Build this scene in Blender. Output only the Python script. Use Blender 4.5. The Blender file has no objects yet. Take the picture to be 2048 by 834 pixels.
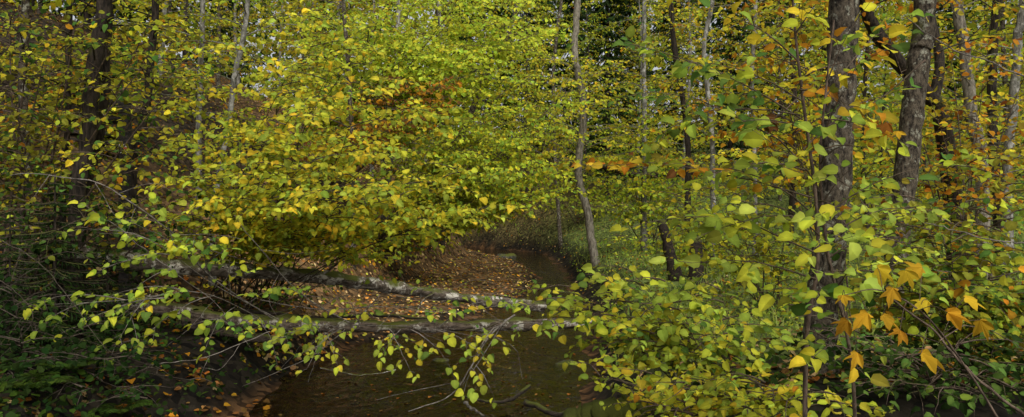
import bpy, bmesh, math, random
import numpy as np
from mathutils import Vector, noise
rng = np.random.default_rng(11); random.seed(11)
F, CZ = 1462.0, 2.2
COL = bpy.context.scene.collection
UP = np.array([0, 0, 1.0])
def at(px, py, Y): return np.array([(px-1024)/F*Y, Y, CZ-(py-417)/F*Y])
def norm(v): return v/np.maximum(np.linalg.norm(v, axis=-1, keepdims=True), 1e-9)
def U(a, b): return random.uniform(a, b)

# ------------------------------------------------------------------ mesh builder
class MB:
    def __init__(s): s.v = []; s.c = []; s.f = []; s.n = 0
    def add(s, V, faces, C, smooth=False):
        V = np.asarray(V, float); C = np.asarray(C, float)
        if C.ndim == 1: C = np.tile(C, (len(V), 1))
        s.v.append(V); s.c.append(C[:, :3])
        for f in faces: s.f.append((np.asarray(f, int)+s.n, smooth))
        s.n += len(V)
    def build(s, name, mat, parent=None):
        V = np.concatenate(s.v); C = np.concatenate(s.c)
        if parent is not None: V = V-np.array(parent.location)
        loops = np.concatenate([f.ravel() for f, _ in s.f]).astype(np.int32)
        tot = np.concatenate([np.full(len(f), f.shape[1]) for f, _ in s.f])
        sm = np.concatenate([np.full(len(f), b) for f, b in s.f])
        st = np.concatenate([[0], np.cumsum(tot)[:-1]]).astype(np.int32)
        me = bpy.data.meshes.new(name)
        me.vertices.add(len(V)); me.vertices.foreach_set('co', V.astype(np.float32).ravel())
        me.loops.add(len(loops)); me.loops.foreach_set('vertex_index', loops)
        me.polygons.add(len(tot)); me.polygons.foreach_set('loop_start', st)
        me.update(calc_edges=True)
        me.polygons.foreach_set('use_smooth', sm.astype(bool))
        a = me.attributes.new('Col', 'FLOAT_COLOR', 'POINT')
        a.data.foreach_set('color', np.concatenate([C, np.ones((len(C), 1))], 1).astype(np.float32).ravel())
        me.materials.append(mat); me.update()
        o = bpy.data.objects.new(name, me); COL.objects.link(o)
        if parent is not None: o.parent = parent
        return o
def thing(name, label, cat, loc, group=None):
    o = bpy.data.objects.new(name, None); COL.objects.link(o)
    o.location = [float(v) for v in loc]; o.empty_display_size = .2
    o['label'] = label; o['category'] = cat
    if group: o['group'] = group
    return o
def tag(o, label, cat, group=None, kind=None):
    o['label'] = label; o['category'] = cat
    if group: o['group'] = group
    if kind: o['kind'] = kind
    return o

def spline(P, n):
    P = np.asarray(P, float)
    if len(P) == 2: return P[0]+(P[1]-P[0])*np.linspace(0, 1, n)[:, None]
    Q = np.vstack([2*P[0]-P[1], P, 2*P[-1]-P[-2]])
    out = []
    for t in np.linspace(0, len(P)-1, n):
        i = min(int(t), len(P)-2); u = t-i
        a, b, c, d = Q[i:i+4]
        out.append(.5*(2*b+(c-a)*u+(2*a-5*b+4*c-d)*u*u+(3*b-a-3*c+d)*u**3))
    return np.array(out)
def tube(mb, pts, r, seg=6, col=(.1, .08, .06), cap=False, rough=0., flare=None):
    pts = np.asarray(pts, float); n = len(pts)
    r = np.asarray(r, float)*np.ones(n)
    t = norm(np.gradient(pts, axis=0))
    ref = np.array([1., .13, 0]) if abs(t[:, 2].mean()) > .6 else np.array([0.07, .05, 1.])
    u = norm(np.cross(t, ref)); w = np.cross(t, u)
    a = np.linspace(0, 2*np.pi, seg, endpoint=False)
    R = r[:, None]*np.ones((n, seg))
    if rough:
        R = R*(1+rough*rng.normal(0, 1, (n, seg))+rough*rng.normal(0, 1, (n, 1))+rough*rng.normal(0, 1, (1, seg)))
    if flare is not None:
        lob = 1+.35*np.cos(5*a+1.3)*.6
        R = R*(1+flare[:, None]*lob[None])
    V = pts[:, None]+R[:, :, None]*(np.cos(a)[None, :, None]*u[:, None]+np.sin(a)[None, :, None]*w[:, None])
    i = np.arange(n-1)[:, None]*seg; j = np.arange(seg)[None]; k = (np.arange(seg)+1)[None] % seg
    f = np.stack([i+j, i+k, i+seg+k, i+seg+j], -1).reshape(-1, 4)
    fs = [f]
    if cap: fs += [np.arange(seg)[None, ::-1], (np.arange(seg)+(n-1)*seg)[None]]
    mb.add(V.reshape(-1, 3), fs, col, True)
def prisms(mb, A, B, ra, rb, col):
    n = len(A)
    if n == 0: return
    t = norm(B-A); u = norm(np.cross(t, np.array([.2, .3, 1.]))); w = np.cross(t, u)
    V = np.zeros((n, 6, 3))
    for k in range(3):
        c, s = math.cos(k*2.094), math.sin(k*2.094)
        V[:, k] = A+ra*(c*u+s*w); V[:, 3+k] = B+rb*(c*u+s*w)
    b = np.arange(n)[:, None]*6
    f = np.concatenate([b+np.array([[0, 1, 4, 3]]), b+np.array([[1, 2, 5, 4]]), b+np.array([[2, 0, 3, 5]])])
    mb.add(V.reshape(-1, 3), [f], col, True)

# ------------------------------------------------------------------ leaves
class T: pass
def tmpl(v, faces, shade):
    t = T(); t.v = np.array(v, float); t.f = [np.array(f) for f in faces]; t.s = np.array(shade, float); return t
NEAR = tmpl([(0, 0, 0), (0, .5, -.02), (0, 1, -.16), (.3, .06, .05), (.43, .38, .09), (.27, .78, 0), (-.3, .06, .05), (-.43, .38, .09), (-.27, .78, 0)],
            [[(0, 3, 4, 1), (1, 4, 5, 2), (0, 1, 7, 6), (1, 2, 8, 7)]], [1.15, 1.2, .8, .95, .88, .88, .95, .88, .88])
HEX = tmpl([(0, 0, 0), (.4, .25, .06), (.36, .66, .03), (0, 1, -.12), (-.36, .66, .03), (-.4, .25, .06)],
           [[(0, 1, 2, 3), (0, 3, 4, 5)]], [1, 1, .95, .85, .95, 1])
def maple_outline():
    angs = [-140, -118, -100, -85, -72, -58, -46, -30, -18, -9, 0, 9, 18, 30, 46, 58, 72, 85, 100, 118, 140]
    rad = [.42, .5, .36, .48, .68, .86, .62, .46, .68, .76, 1.0, .76, .68, .46, .62, .86, .68, .48, .36, .5, .42]
    v = [(0, 0, 0)]
    for a, r in zip(angs, rad):
        a = math.radians(a); v.append((r*math.sin(a)*.74, .18+r*math.cos(a)*.7, .05*math.sin(3*a)-.22*r*r))
    f = [(0, i, i+1) for i in range(1, len(angs))]
    return tmpl(v, [f], [1.1]+[1. if r < .65 else .82 for r in rad])
MAPLE = maple_outline()
def leaves(mb, P, D, N, S, C, t):
    D = norm(D); X = norm(np.cross(D, N)); Nn = np.cross(X, D)
    n, k = len(P), len(t.v)
    fold = rng.uniform(.2, 2.6, (n, 1, 1))
    asp = rng.uniform(.72, 1.12, (n, 1, 1))
    V = P[:, None]+S[:, None, None]*(asp*t.v[None, :, 0:1]*X[:, None]+t.v[None, :, 1:2]*D[:, None]+fold*t.v[None, :, 2:3]*Nn[:, None])
    b = np.arange(n)[:, None, None]*k
    fs = [(b+f[None]).reshape(-1, f.shape[1]) for f in t.f]
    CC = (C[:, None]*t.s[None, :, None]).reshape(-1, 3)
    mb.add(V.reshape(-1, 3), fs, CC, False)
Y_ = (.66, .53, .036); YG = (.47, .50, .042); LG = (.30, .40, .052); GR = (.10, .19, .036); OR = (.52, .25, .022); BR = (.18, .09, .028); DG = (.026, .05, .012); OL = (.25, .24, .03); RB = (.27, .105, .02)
class Acc:
    def __init__(s): s.d = []
    def put(s, P, D, N, S, C): s.d.append((P, D, N, S, C))
    def mesh(s, t):
        mb = MB(); leaves(mb, *[np.concatenate([d[i] for d in s.d]) for i in range(5)], t); return mb
def cols(n, pal, jit=.18):
    c = np.array([p[0] for p in pal]); w = np.array([p[1] for p in pal], float); w /= w.sum()
    C = c[rng.choice(len(pal), n, p=w)]*np.exp(rng.normal(0, jit, (n, 1)))
    C[:, 0] *= np.exp(rng.normal(0, .09, n))
    return np.minimum(C, .8)
def spray(W, A, a, b, sag=.08, twl=.38, ls=.09, sp=.06, pal=((YG, 1),), droop=.3, r=.007, tstep=.11, wc=(.07, .055, .04), t0=.12, face=.45, seg=4):
    a = np.asarray(a, float); b = np.asarray(b, float); L = np.linalg.norm(b-a); n = max(5, int(L/.16)+2); t = np.linspace(0, 1, n)
    pts = a+(b-a)*t[:, None]+UP*(sag*L*4*t*(1-t))[:, None]+np.cumsum(rng.normal(0, .012, (n, 3)), 0)*min(1, L)
    tube(W, pts, r*(1-.8*t), seg, wc)
    k = max(2, int(L*(1-t0)/tstep)); ti = np.sort(rng.uniform(t0, 1, k)); ti[-1] = 1
    st = np.stack([np.interp(ti, t, pts[:, q]) for q in range(3)], 1)
    tg = np.gradient(pts, axis=0); tg = norm(np.stack([np.interp(ti, t, tg[:, q]) for q in range(3)], 1))
    sd = np.where(np.arange(k) % 2 == 0, 1., -1.)[:, None]
    side = norm(np.cross(tg, UP)+1e-6)*sd
    sw = np.full((k, 1), .85); sw[-1] = .05
    dr = norm(.6*tg+sw*side+UP*rng.normal(-.03, .2, (k, 1)))
    ln = twl*(1-.5*ti)*rng.uniform(.5, 1.25, k)
    mid = st+dr*ln[:, None]*.5; en = st+dr*ln[:, None]-UP*(droop*.35*ln)[:, None]
    prisms(W, st, mid, r*.42, r*.3, wc); prisms(W, mid, en, r*.3, r*.16, wc)
    m = np.maximum(1, (ln/sp).astype(int)); M = m.max()+1
    j = np.arange(M)[None]; s = np.minimum(1, (j+.6)/m[:, None]); mask = j <= m[:, None]
    P = st[:, None]+dr[:, None]*(ln[:, None]*s)[:, :, None]-UP*(droop*.35*ln[:, None]*s*s)[:, :, None]
    ls_ = norm(np.cross(dr, UP)+1e-6)[:, None]*np.where((j % 2) == 0, 1., -1.)[:, :, None]*np.where(j == m[:, None], .15, 1.)[:, :, None]
    D = norm(.5*dr[:, None]+.8*ls_-UP*droop+rng.normal(0, .28, (k, M, 3)))
    N = norm(np.array([0, -face, .85])+rng.normal(0, .4, (k, M, 3)))
    P, D, N = P[mask], D[mask], N[mask]
    nn = len(P); S = ls*rng.uniform(.45, 1.25, nn); P = P+D*(.2*S)[:, None]
    C = cols(nn, pal)*math.exp(random.gauss(0, .14))
    A.put(P, D, N, S, C)
def bez(a, b, arch, n=9, wob=.04):
    a, b = np.asarray(a, float), np.asarray(b, float); L = np.linalg.norm(b-a); t = np.linspace(0, 1, n)[:, None]
    c = (a+b)/2+UP*arch*L+rng.normal(0, wob, 3)*L
    return a*(1-t)**2+2*c*t*(1-t)+b*t*t
def bough(W, A, a, b, arch=.12, r=.022, n=9, sl=.8, t0=.3, wc=(.07, .055, .04), flat=1., **k):
    pts = bez(a, b, arch); tt = np.linspace(0, 1, len(pts))
    tube(W, pts, r*(1-.8*tt), 5, wc); tg = norm(np.gradient(pts, axis=0))
    for i in range(n):
        t = t0+(1-t0)*(i+U(.2, 1))/n; t = min(t, 1)
        p = np.array([np.interp(t, tt, pts[:, q]) for q in range(3)]); g = np.array([np.interp(t, tt, tg[:, q]) for q in range(3)])
        an = U(0, 6.28)
        d = norm(.45*g*np.array([1, 1, .6*flat])+.95*np.array([math.cos(an), math.sin(an), 0])+UP*U(-.22, .2)*flat)
        spray(W, A, p, p+d*sl*U(.55, 1.2)*(1-.35*t), wc=wc, **k)

# ------------------------------------------------------------------ materials
def mat_base(name):
    m = bpy.data.materials.new(name); m.use_nodes = True; nt = m.node_tree; nt.nodes.clear()
    return m, nt, nt.nodes, nt.links
def leaf_mat(name, trans=.47, hue=.03, gloss=.01):
    m, nt, N, L = mat_base(name)
    out = N.new('ShaderNodeOutputMaterial'); at_ = N.new('ShaderNodeAttribute'); at_.attribute_name = 'Col'
    oi = N.new('ShaderNodeObjectInfo'); hs = N.new('ShaderNodeHueSaturation')
    mr = N.new('ShaderNodeMapRange'); mr.inputs[3].default_value = .5-hue*.5; mr.inputs[4].default_value = .5+hue*.5
    L.new(oi.outputs['Random'], mr.inputs[0]); L.new(mr.outputs[0], hs.inputs['Hue']); L.new(at_.outputs['Color'], hs.inputs['Color'])
    di = N.new('ShaderNodeBsdfDiffuse'); tr = N.new('ShaderNodeBsdfTranslucent'); mx = N.new('ShaderNodeMixShader'); mx.inputs[0].default_value = trans
    L.new(hs.outputs[0], di.inputs[0]); L.new(hs.outputs[0], tr.inputs[0]); L.new(di.outputs[0], mx.inputs[1]); L.new(tr.outputs[0], mx.inputs[2])
    if gloss <= 0: L.new(mx.outputs[0], out.inputs[0]); return m
    gl = N.new('ShaderNodeBsdfGlossy'); gl.inputs['Roughness'].default_value = .5
    lw = N.new('ShaderNodeLayerWeight'); lw.inputs[0].default_value = .25
    mu = N.new('ShaderNodeMath'); mu.operation = 'MULTIPLY'; mu.inputs[1].default_value = gloss*3; L.new(lw.outputs['Fresnel'], mu.inputs[0])
    m2 = N.new('ShaderNodeMixShader'); L.new(mu.outputs[0], m2.inputs[0]); L.new(mx.outputs[0], m2.inputs[1]); L.new(gl.outputs[0], m2.inputs[2])
    L.new(m2.outputs[0], out.inputs[0]); return m
def bark_mat(name, c1, c2, scale=(14, 14, 3), moss=0., lichen=None, rough=.85, bump=.6, coord='Object', lo=.40, hi=.60, lth=.54, lsc=5.5):
    m, nt, N, L = mat_base(name)
    out = N.new('ShaderNodeOutputMaterial'); bs = N.new('ShaderNodeBsdfPrincipled'); bs.inputs['Roughness'].default_value = rough; bs.inputs['Specular IOR Level'].default_value = .2
    tc = N.new('ShaderNodeTexCoord'); mp = N.new('ShaderNodeMapping'); mp.inputs['Scale'].default_value = scale; L.new(tc.outputs[coord], mp.inputs[0])
    no = N.new('ShaderNodeTexNoise'); no.inputs['Scale'].default_value = 1.6; no.inputs['Detail'].default_value = 7; no.inputs['Roughness'].default_value = .72; L.new(mp.outputs[0], no.inputs[0])
    cr = N.new('ShaderNodeValToRGB'); cr.color_ramp.elements[0].position = lo; cr.color_ramp.elements[1].position = hi
    cr.color_ramp.elements[0].color = (*c1, 1); cr.color_ramp.elements[1].color = (*c2, 1); L.new(no.outputs[0], cr.inputs[0])
    col = cr.outputs[0]
    if lichen:
        n2 = N.new('ShaderNodeTexNoise'); n2.inputs['Scale'].default_value = lsc; n2.inputs['Detail'].default_value = 6; n2.inputs['Roughness'].default_value = .75; L.new(tc.outputs[coord], n2.inputs[0])
        r2 = N.new('ShaderNodeValToRGB'); r2.color_ramp.elements[0].position = lth; r2.color_ramp.elements[1].position = lth+.06; L.new(n2.outputs[0], r2.inputs[0])
        mi = N.new('ShaderNodeMixRGB'); mi.inputs[2].default_value = (*lichen, 1); L.new(r2.outputs[0], mi.inputs[0]); L.new(col, mi.inputs[1]); col = mi.outputs[0]
    if moss:
        ge = N.new('ShaderNodeNewGeometry'); sx = N.new('ShaderNodeSeparateXYZ'); L.new(ge.outputs['Normal'], sx.inputs[0])
        n3 = N.new('ShaderNodeTexNoise'); n3.inputs['Scale'].default_value = 2.6; n3.inputs['Detail'].default_value = 5; L.new(tc.outputs[coord], n3.inputs[0])
        ad = N.new('ShaderNodeMath'); ad.operation = 'MULTIPLY_ADD'; ad.inputs[1].default_value = .22; L.new(sx.outputs[2], ad.inputs[0]); L.new(n3.outputs[0], ad.inputs[2])
        r3 = N.new('ShaderNodeMapRange'); r3.inputs[1].default_value = .72-moss*.3; r3.inputs[2].default_value = .86-moss*.3; L.new(ad.outputs[0], r3.inputs[0])
        mi = N.new('ShaderNodeMixRGB'); mi.inputs[2].default_value = (.08, .088, .014, 1); L.new(r3.outputs[0], mi.inputs[0]); L.new(col, mi.inputs[1]); col = mi.outputs[0]
    bp = N.new('ShaderNodeBump'); bp.inputs['Strength'].default_value = bump; bp.inputs['Distance'].default_value = .04; L.new(no.outputs[0], bp.inputs['Height']); L.new(bp.outputs[0], bs.inputs['Normal'])
    L.new(col, bs.inputs['Base Color']); L.new(bs.outputs[0], out.inputs[0]); return m
def ground_mat():
    m, nt, N, L = mat_base('forest_floor')
    out = N.new('ShaderNodeOutputMaterial'); bs = N.new('ShaderNodeBsdfPrincipled'); bs.inputs['Roughness'].default_value = .9; bs.inputs['Specular IOR Level'].default_value = .15
    at_ = N.new('ShaderNodeAttribute'); at_.attribute_name = 'Col'; tc = N.new('ShaderNodeTexCoord')
    vo = N.new('ShaderNodeTexVoronoi'); vo.inputs['Scale'].default_value = 11; L.new(tc.outputs['Object'], vo.inputs['Vector'])
    no = N.new('ShaderNodeTexNoise'); no.inputs['Scale'].default_value = 3; no.inputs['Detail'].default_value = 6; no.inputs['Roughness'].default_value = .7; L.new(tc.outputs['Object'], no.inputs['Vector'])
    hs = N.new('ShaderNodeSeparateColor'); L.new(vo.outputs['Color'], hs.inputs[0])
    mu = N.new('ShaderNodeMath'); mu.operation = 'MULTIPLY'; L.new(hs.outputs[0], mu.inputs[0]); L.new(no.outputs[0], mu.inputs[1])
    mr = N.new('ShaderNodeMapRange'); mr.inputs[1].default_value = .05; mr.inputs[2].default_value = .5; mr.inputs[3].default_value = .3; mr.inputs[4].default_value = 1.9; L.new(mu.outputs[0], mr.inputs[0])
    mx = N.new('ShaderNodeVectorMath'); mx.operation = 'SCALE'; L.new(at_.outputs['Color'], mx.inputs[0]); L.new(mr.outputs[0], mx.inputs['Scale'])
    bp = N.new('ShaderNodeBump'); bp.inputs['Strength'].default_value = .8; bp.inputs['Distance'].default_value = .05; L.new(mu.outputs[0], bp.inputs['Height'])
    L.new(bp.outputs[0], bs.inputs['Normal']); L.new(mx.outputs[0], bs.inputs['Base Color']); L.new(bs.outputs[0], out.inputs[0]); return m
def water_mat():
    m, nt, N, L = mat_base('brown_water')
    out = N.new('ShaderNodeOutputMaterial'); tp = N.new('ShaderNodeBsdfTransparent'); tp.inputs[0].default_value = (.46, .29, .15, 1)
    gl = N.new('ShaderNodeBsdfGlossy'); gl.inputs['Roughness'].default_value = .02; gl.inputs[0].default_value = (1, 1, 1, 1)
    tc = N.new('ShaderNodeTexCoord'); mp = N.new('ShaderNodeMapping'); mp.inputs['Scale'].default_value = (1, .6, 1); mp.inputs['Rotation'].default_value = (0, 0, .2); L.new(tc.outputs['Object'], mp.inputs[0])
    no = N.new('ShaderNodeTexNoise'); no.inputs['Scale'].default_value = 5; no.inputs['Detail'].default_value = 3; no.inputs['Distortion'].default_value = 1.2; L.new(mp.outputs[0], no.inputs[0])
    bp = N.new('ShaderNodeBump'); bp.inputs['Strength'].default_value = .6; bp.inputs['Distance'].default_value = .06; L.new(no.outputs[0], bp.inputs['Height'])
    fr = N.new('ShaderNodeFresnel'); fr.inputs[0].default_value = 1.6; L.new(bp.outputs[0], fr.inputs['Normal']); L.new(bp.outputs[0], gl.inputs['Normal'])
    mx = N.new('ShaderNodeMixShader'); L.new(fr.outputs[0], mx.inputs[0]); L.new(tp.outputs[0], mx.inputs[1]); L.new(gl.outputs[0], mx.inputs[2]); L.new(mx.outputs[0], out.inputs[0]); return m
LEAF = leaf_mat('leaf'); LEAFB = leaf_mat('far_leaf', .47, .03, 0); NEEDLE = leaf_mat('needle', .12, .02, 0); LITTER = leaf_mat('dead_leaf', .1, 0, 0); GRASS = leaf_mat('grass_blade', .3, 0, 0)
PALE = bark_mat('pale_bark', (.08, .073, .058), (.28, .265, .225), (9, 9, 3), .2, (.38, .365, .32))
GREY = bark_mat('grey_furrowed_bark', (.014, .010, .007), (.135, .108, .074), (18, 18, 8), .32, (.30, .29, .22), bump=1., lth=.55, lsc=10)
DARK = bark_mat('dark_bark', (.010, .008, .006), (.055, .041, .029), (20, 20, 4), .25)
MOSS = bark_mat('mossy_bark', (.075, .063, .046), (.30, .265, .205), (16, 16, 4), .3)
MOSSLOG = bark_mat('moss_covered_wood', (.02, .016, .01), (.08, .06, .04), (12, 12, 12), 1.)
LOGM = bark_mat('fallen_bark', (.035, .026, .018), (.17, .135, .10), (5, 12, 12), .53, (.50, .465, .385), lth=.515, lsc=6)
LOGN = bark_mat('brown_fallen_bark', (.035, .025, .017), (.17, .13, .095), (5, 14, 14), .54, (.46, .425, .35), lth=.53, lsc=6)
LOGD = bark_mat('wet_dead_wood', (.012, .009, .007), (.055, .04, .028), (5, 14, 14), .3)
TWIG = bark_mat('grey_twig', (.07, .057, .044), (.24, .21, .175), (9, 9, 9), 0)
DTWIG = bark_mat('dark_twig', (.03, .023, .016), (.10, .078, .056), (9, 9, 9), 0)
STEM = bark_mat('brown_stem', (.05, .035, .025), (.17, .12, .085), (16, 16, 6), .08)
WOOD = bark_mat('weathered_wood', (.014, .012, .011), (.05, .042, .036), (6, 22, 22), .1)
ROCK = bark_mat('stone', (.03, .028, .024), (.14, .13, .11), (6, 6, 6), .5)
GROUND = ground_mat(); WATER = water_mat()
def plain(name, c, r=.7):
    m, nt, N, L = mat_base(name); out = N.new('ShaderNodeOutputMaterial'); bs = N.new('ShaderNodeBsdfPrincipled'); bs.inputs['Roughness'].default_value = r
    no = N.new('ShaderNodeTexNoise'); no.inputs['Scale'].default_value = 30; mr = N.new('ShaderNodeMixRGB'); mr.inputs[1].default_value = (*[v*.7 for v in c], 1); mr.inputs[2].default_value = (*c, 1)
    L.new(no.outputs[0], mr.inputs[0]); L.new(mr.outputs[0], bs.inputs[0]); L.new(bs.outputs[0], out.inputs[0]); return m
WHITE = plain('white_paint', (.75, .73, .68)); RED = plain('red_paint', (.55, .10, .03))

# ------------------------------------------------------------------ terrain
def ip(y, tab): return np.interp(y, [t[0] for t in tab], [t[1] for t in tab])
XC = [(0, -1.2), (8, -1.1), (11.5, -.7), (15, .4), (18, .95), (20, 1.1), (24, 1.35), (30, 1.), (36, .0), (40, -2.5), (48, -9), (60, -18), (90, -40)]
HW = [(0, 1.9), (8, 1.9), (11.5, 2.0), (15, 1.05), (18, .58), (20, .5), (24, .5), (30, .8), (36, 1.6), (46, 1.3), (60, 1.), (90, 1.)]
BW = [(0, 2.2), (9.5, 2.4), (11.5, 1.6), (13, 1.9), (15, 2.6), (20, 3.4), (26, 3.), (32, 1.5), (40, 1.)]
BS = [(0, .08), (11.5, .08), (15, 2.6), (20, 3.4), (26, 3.), (32, 1.5), (40, 1.)]
def sst(a, b, x): t = np.clip((x-a)/(b-a), 0, 1); return t*t*(3-2*t)
def wav(x, y): return (np.sin(1.7*x+.6*y)+np.sin(2.9*y-1.1*x+1)+.6*np.sin(4.3*x+3.7*y+2)+.4*np.sin(8.1*x-6.3*y))
def H(x, y):
    x = np.asarray(x, float); y = np.asarray(y, float)
    c, w, bw, bs = ip(y, XC), ip(y, HW), ip(y, BW), ip(y, BS)
    w = w+.12*np.sin(2.1*y)+.06*np.sin(5.3*y+1)
    dl = c-w-x; dr = x-c-w
    far = .2*np.maximum(0, y-31)*sst(.3, 4, np.maximum(dl, dr))
    far = np.where(far > 8, 8+(far-8)*.3, far)
    t = np.maximum(0, dl-bw); t = t*t/(t+.6)
    zl = .12*sst(0, .4, dl)+.05*np.clip(dl, 0, 4)+.5*sst(bs, bs+.9, dl)+15*(1-np.exp(-.85*t/15))
    zr = .72*sst(0, 1.1, dr)+.04*np.clip(dr, 0, 10)+.12*np.maximum(0, np.minimum(dr, x+2)-9)
    zr = np.where(zr > 7, 7+(zr-7)*.2, zr)
    dep = -.18*sst(0, .7, np.minimum(-dl, -dr))
    return np.where(dl > 0, zl, np.where(dr > 0, zr, dep))+far+.035*wav(x, y)*sst(-.2, 1.5, np.maximum(dl, dr))
def gh(x, y): return float(H(x, y))
xs = np.concatenate([np.linspace(-220, -30, 20)[:-1], np.linspace(-30, -12, 50)[:-1], np.linspace(-12, 8, 170)[:-1], np.linspace(8, 30, 60)[:-1], np.linspace(30, 220, 20)])
ys = np.concatenate([np.linspace(-60, 3, 14)[:-1], np.linspace(3, 40, 270)[:-1], np.linspace(40, 90, 80)[:-1], np.linspace(90, 320, 22)])
gx, gy = np.meshgrid(xs, ys); gz = H(gx, gy)
c, w = ip(gy, XC), ip(gy, HW); dl = c-w-gx; dr = gx-c-w
nz = (wav(gx*.7, gy*.7)/3+wav(gx*2.3+5, gy*2.1)/5)
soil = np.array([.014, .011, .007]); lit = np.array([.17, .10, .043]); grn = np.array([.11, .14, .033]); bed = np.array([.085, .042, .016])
wl = np.clip(.65+.4*nz, 0, 1)*np.maximum(sst(.1, .7, dl)*sst(9.5, 12.5, gy)*(1-.9*sst(4, 6.5, dl)*sst(30, 22, gy)), .7*sst(.3, 1, dr)*sst(34, 40, gy)*sst(9, 4, gx))  # near left bank and left slope fall back to dark soil, standing in for shade
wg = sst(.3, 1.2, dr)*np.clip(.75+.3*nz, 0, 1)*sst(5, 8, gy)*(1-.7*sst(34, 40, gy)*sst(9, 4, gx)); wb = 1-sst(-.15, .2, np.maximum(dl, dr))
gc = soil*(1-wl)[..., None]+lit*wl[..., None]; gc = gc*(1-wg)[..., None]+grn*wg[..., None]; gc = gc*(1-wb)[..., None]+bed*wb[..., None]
nx, ny = len(xs), len(ys); i = (np.arange(ny-1)[:, None]*nx+np.arange(nx-1)[None]).ravel()
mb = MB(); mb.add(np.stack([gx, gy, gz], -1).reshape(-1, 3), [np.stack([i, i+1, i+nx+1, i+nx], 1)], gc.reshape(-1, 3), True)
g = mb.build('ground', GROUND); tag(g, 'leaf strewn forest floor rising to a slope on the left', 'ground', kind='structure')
yy = np.linspace(1, 55, 240); uu = np.linspace(-1, 1, 9); cx = ip(yy, XC)[:, None]+uu[None]*(ip(yy, HW)+.22)[:, None]
V = np.stack([cx, np.repeat(yy[:, None], 9, 1), np.zeros_like(cx)], -1).reshape(-1, 3); i = (np.arange(239)[:, None]*9+np.arange(8)[None]).ravel()
mb = MB(); mb.add(V, [np.stack([i, i+1, i+10, i+9], 1)], (.1, .05, .02), True)
s = mb.build('stream', WATER); tag(s, 'shallow brown stream winding back between the banks', 'stream', kind='structure')

# ------------------------------------------------------------------ stuff: litter, grass, herbs, distant forest
def scatter(n, x0, x1, y0, y1, pw=1.): 
    u = rng.uniform(0, 1, n)**pw; y = y0+(y1-y0)*u
    hx = y*.72+.8
    x = rng.uniform(-1, 1, n)*hx; k = (x > x0) & (x < x1); return x[k], y[k]
A = Acc()
x, y = scatter(78000, -26, 9, 5.5, 52, 1.6)
c, w = ip(y, XC), ip(y, HW); dl = c-w-x; dr = x-c-w
dens = np.where(dl > .05, np.where(y < 9.6, .10, np.where((dl > 5) & (y < 22), .45, 1.)), np.where(dr > .1, np.where(y > 34, .6, .2), .12)); k = rng.uniform(0, 1, len(x)) < dens
x, y, dl, dr = x[k], y[k], dl[k], dr[k]; inw = (dl < .05) & (dr < .05); sunk = inw & (rng.uniform(0, 1, len(x)) < .7)
z = np.where(inw, np.where(sunk, -.11, .006), H(x, y)+rng.uniform(.005, .045, len(x))); n = len(x)
e = .1; gxn = (H(x+e, y)-H(x-e, y))/(2*e); gyn = (H(x, y+e)-H(x, y-e))/(2*e)
N = norm(np.stack([-gxn, -gyn, np.ones(n)], 1)+rng.normal(0, .3, (n, 3))*(~inw)[:, None]); N[inw] = [0, 0, 1]; a = rng.uniform(0, 6.28, n)
D = np.stack([np.cos(a), np.sin(a), 0*a], 1); D = norm(D-N*(D*N).sum(1, keepdims=True))
C = cols(n, [(BR, 3), (RB, 1.4), (OR, .8), (OL, 1.8), ((.38, .27, .12), 2), ((.28, .18, .08), 2), (Y_, .15)], .3); C[inw] = cols(inw.sum(), [(BR, 3), (RB, 2), ((.3, .16, .04), 1)], .4)*.7; C[sunk] *= 1.3; nb = (dl > 0) & (y < 9.6); C[nb] *= .4; C[(dl > 4) & (y < 24)] *= .45; bar = (dl > 0) & (dl < 4) & (y > 12); C[bar] *= 1.45  # left bank and slope leaves darkened, shade put into their colour
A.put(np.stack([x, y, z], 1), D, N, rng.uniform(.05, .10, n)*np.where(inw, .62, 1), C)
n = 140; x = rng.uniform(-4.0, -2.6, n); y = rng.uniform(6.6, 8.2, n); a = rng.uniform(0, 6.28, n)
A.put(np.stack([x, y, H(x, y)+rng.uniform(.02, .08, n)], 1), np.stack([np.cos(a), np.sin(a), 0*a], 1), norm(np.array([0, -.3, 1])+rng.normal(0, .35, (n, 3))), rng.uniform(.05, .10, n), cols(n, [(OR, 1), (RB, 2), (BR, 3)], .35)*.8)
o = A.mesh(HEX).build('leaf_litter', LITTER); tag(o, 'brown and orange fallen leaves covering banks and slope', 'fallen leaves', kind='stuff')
def blades(x, y, h, wd, col, lean=.35):
    n = len(x); b = np.stack([x, y, H(x, y)-.02], 1); a = rng.uniform(0, 6.28, n); sd = np.stack([np.cos(a), np.sin(a), 0*a], 1)*wd[:, None]
    ld = rng.normal(0, lean, (n, 3)); ld[:, 2] = 0; m = b+(UP+ld*.5)*(h*.55)[:, None]; t = b+(UP*.92+ld*1.2)*h[:, None]
    V = np.stack([b-sd, b+sd, m+sd*.7, m-sd*.7, t], 1).reshape(-1, 3); q = np.arange(n)[:, None]*5
    mb = MB(); mb.add(V, [q+np.array([[0, 1, 2, 3]]), q+np.array([[3, 2, 4]])], np.repeat(col, 5, 0)); return mb
x, y = scatter(48000, -2, 22, 7.5, 42, 1.2); c, w = ip(y, XC), ip(y, HW); k = (x-c-w) > rng.uniform(.2, .9, len(x)); x, y = x[k], y[k]
k = rng.uniform(0, 1, len(x)) < np.clip(.6+.5*wav(x*.8, y*.8)/2, .15, 1); x, y = x[k], y[k]; n = len(x)
o = blades(x, y, rng.uniform(.08, .34, n), rng.uniform(.005, .012, n), cols(n, [((.25, .35, .07), 2), ((.30, .38, .075), 1.5), ((.34, .36, .10), 1.2)], .14), .5).build('bank_grass', GRASS); tag(o, 'green grass growing over the right bank', 'grass', kind='stuff')
A = Acc()
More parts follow.
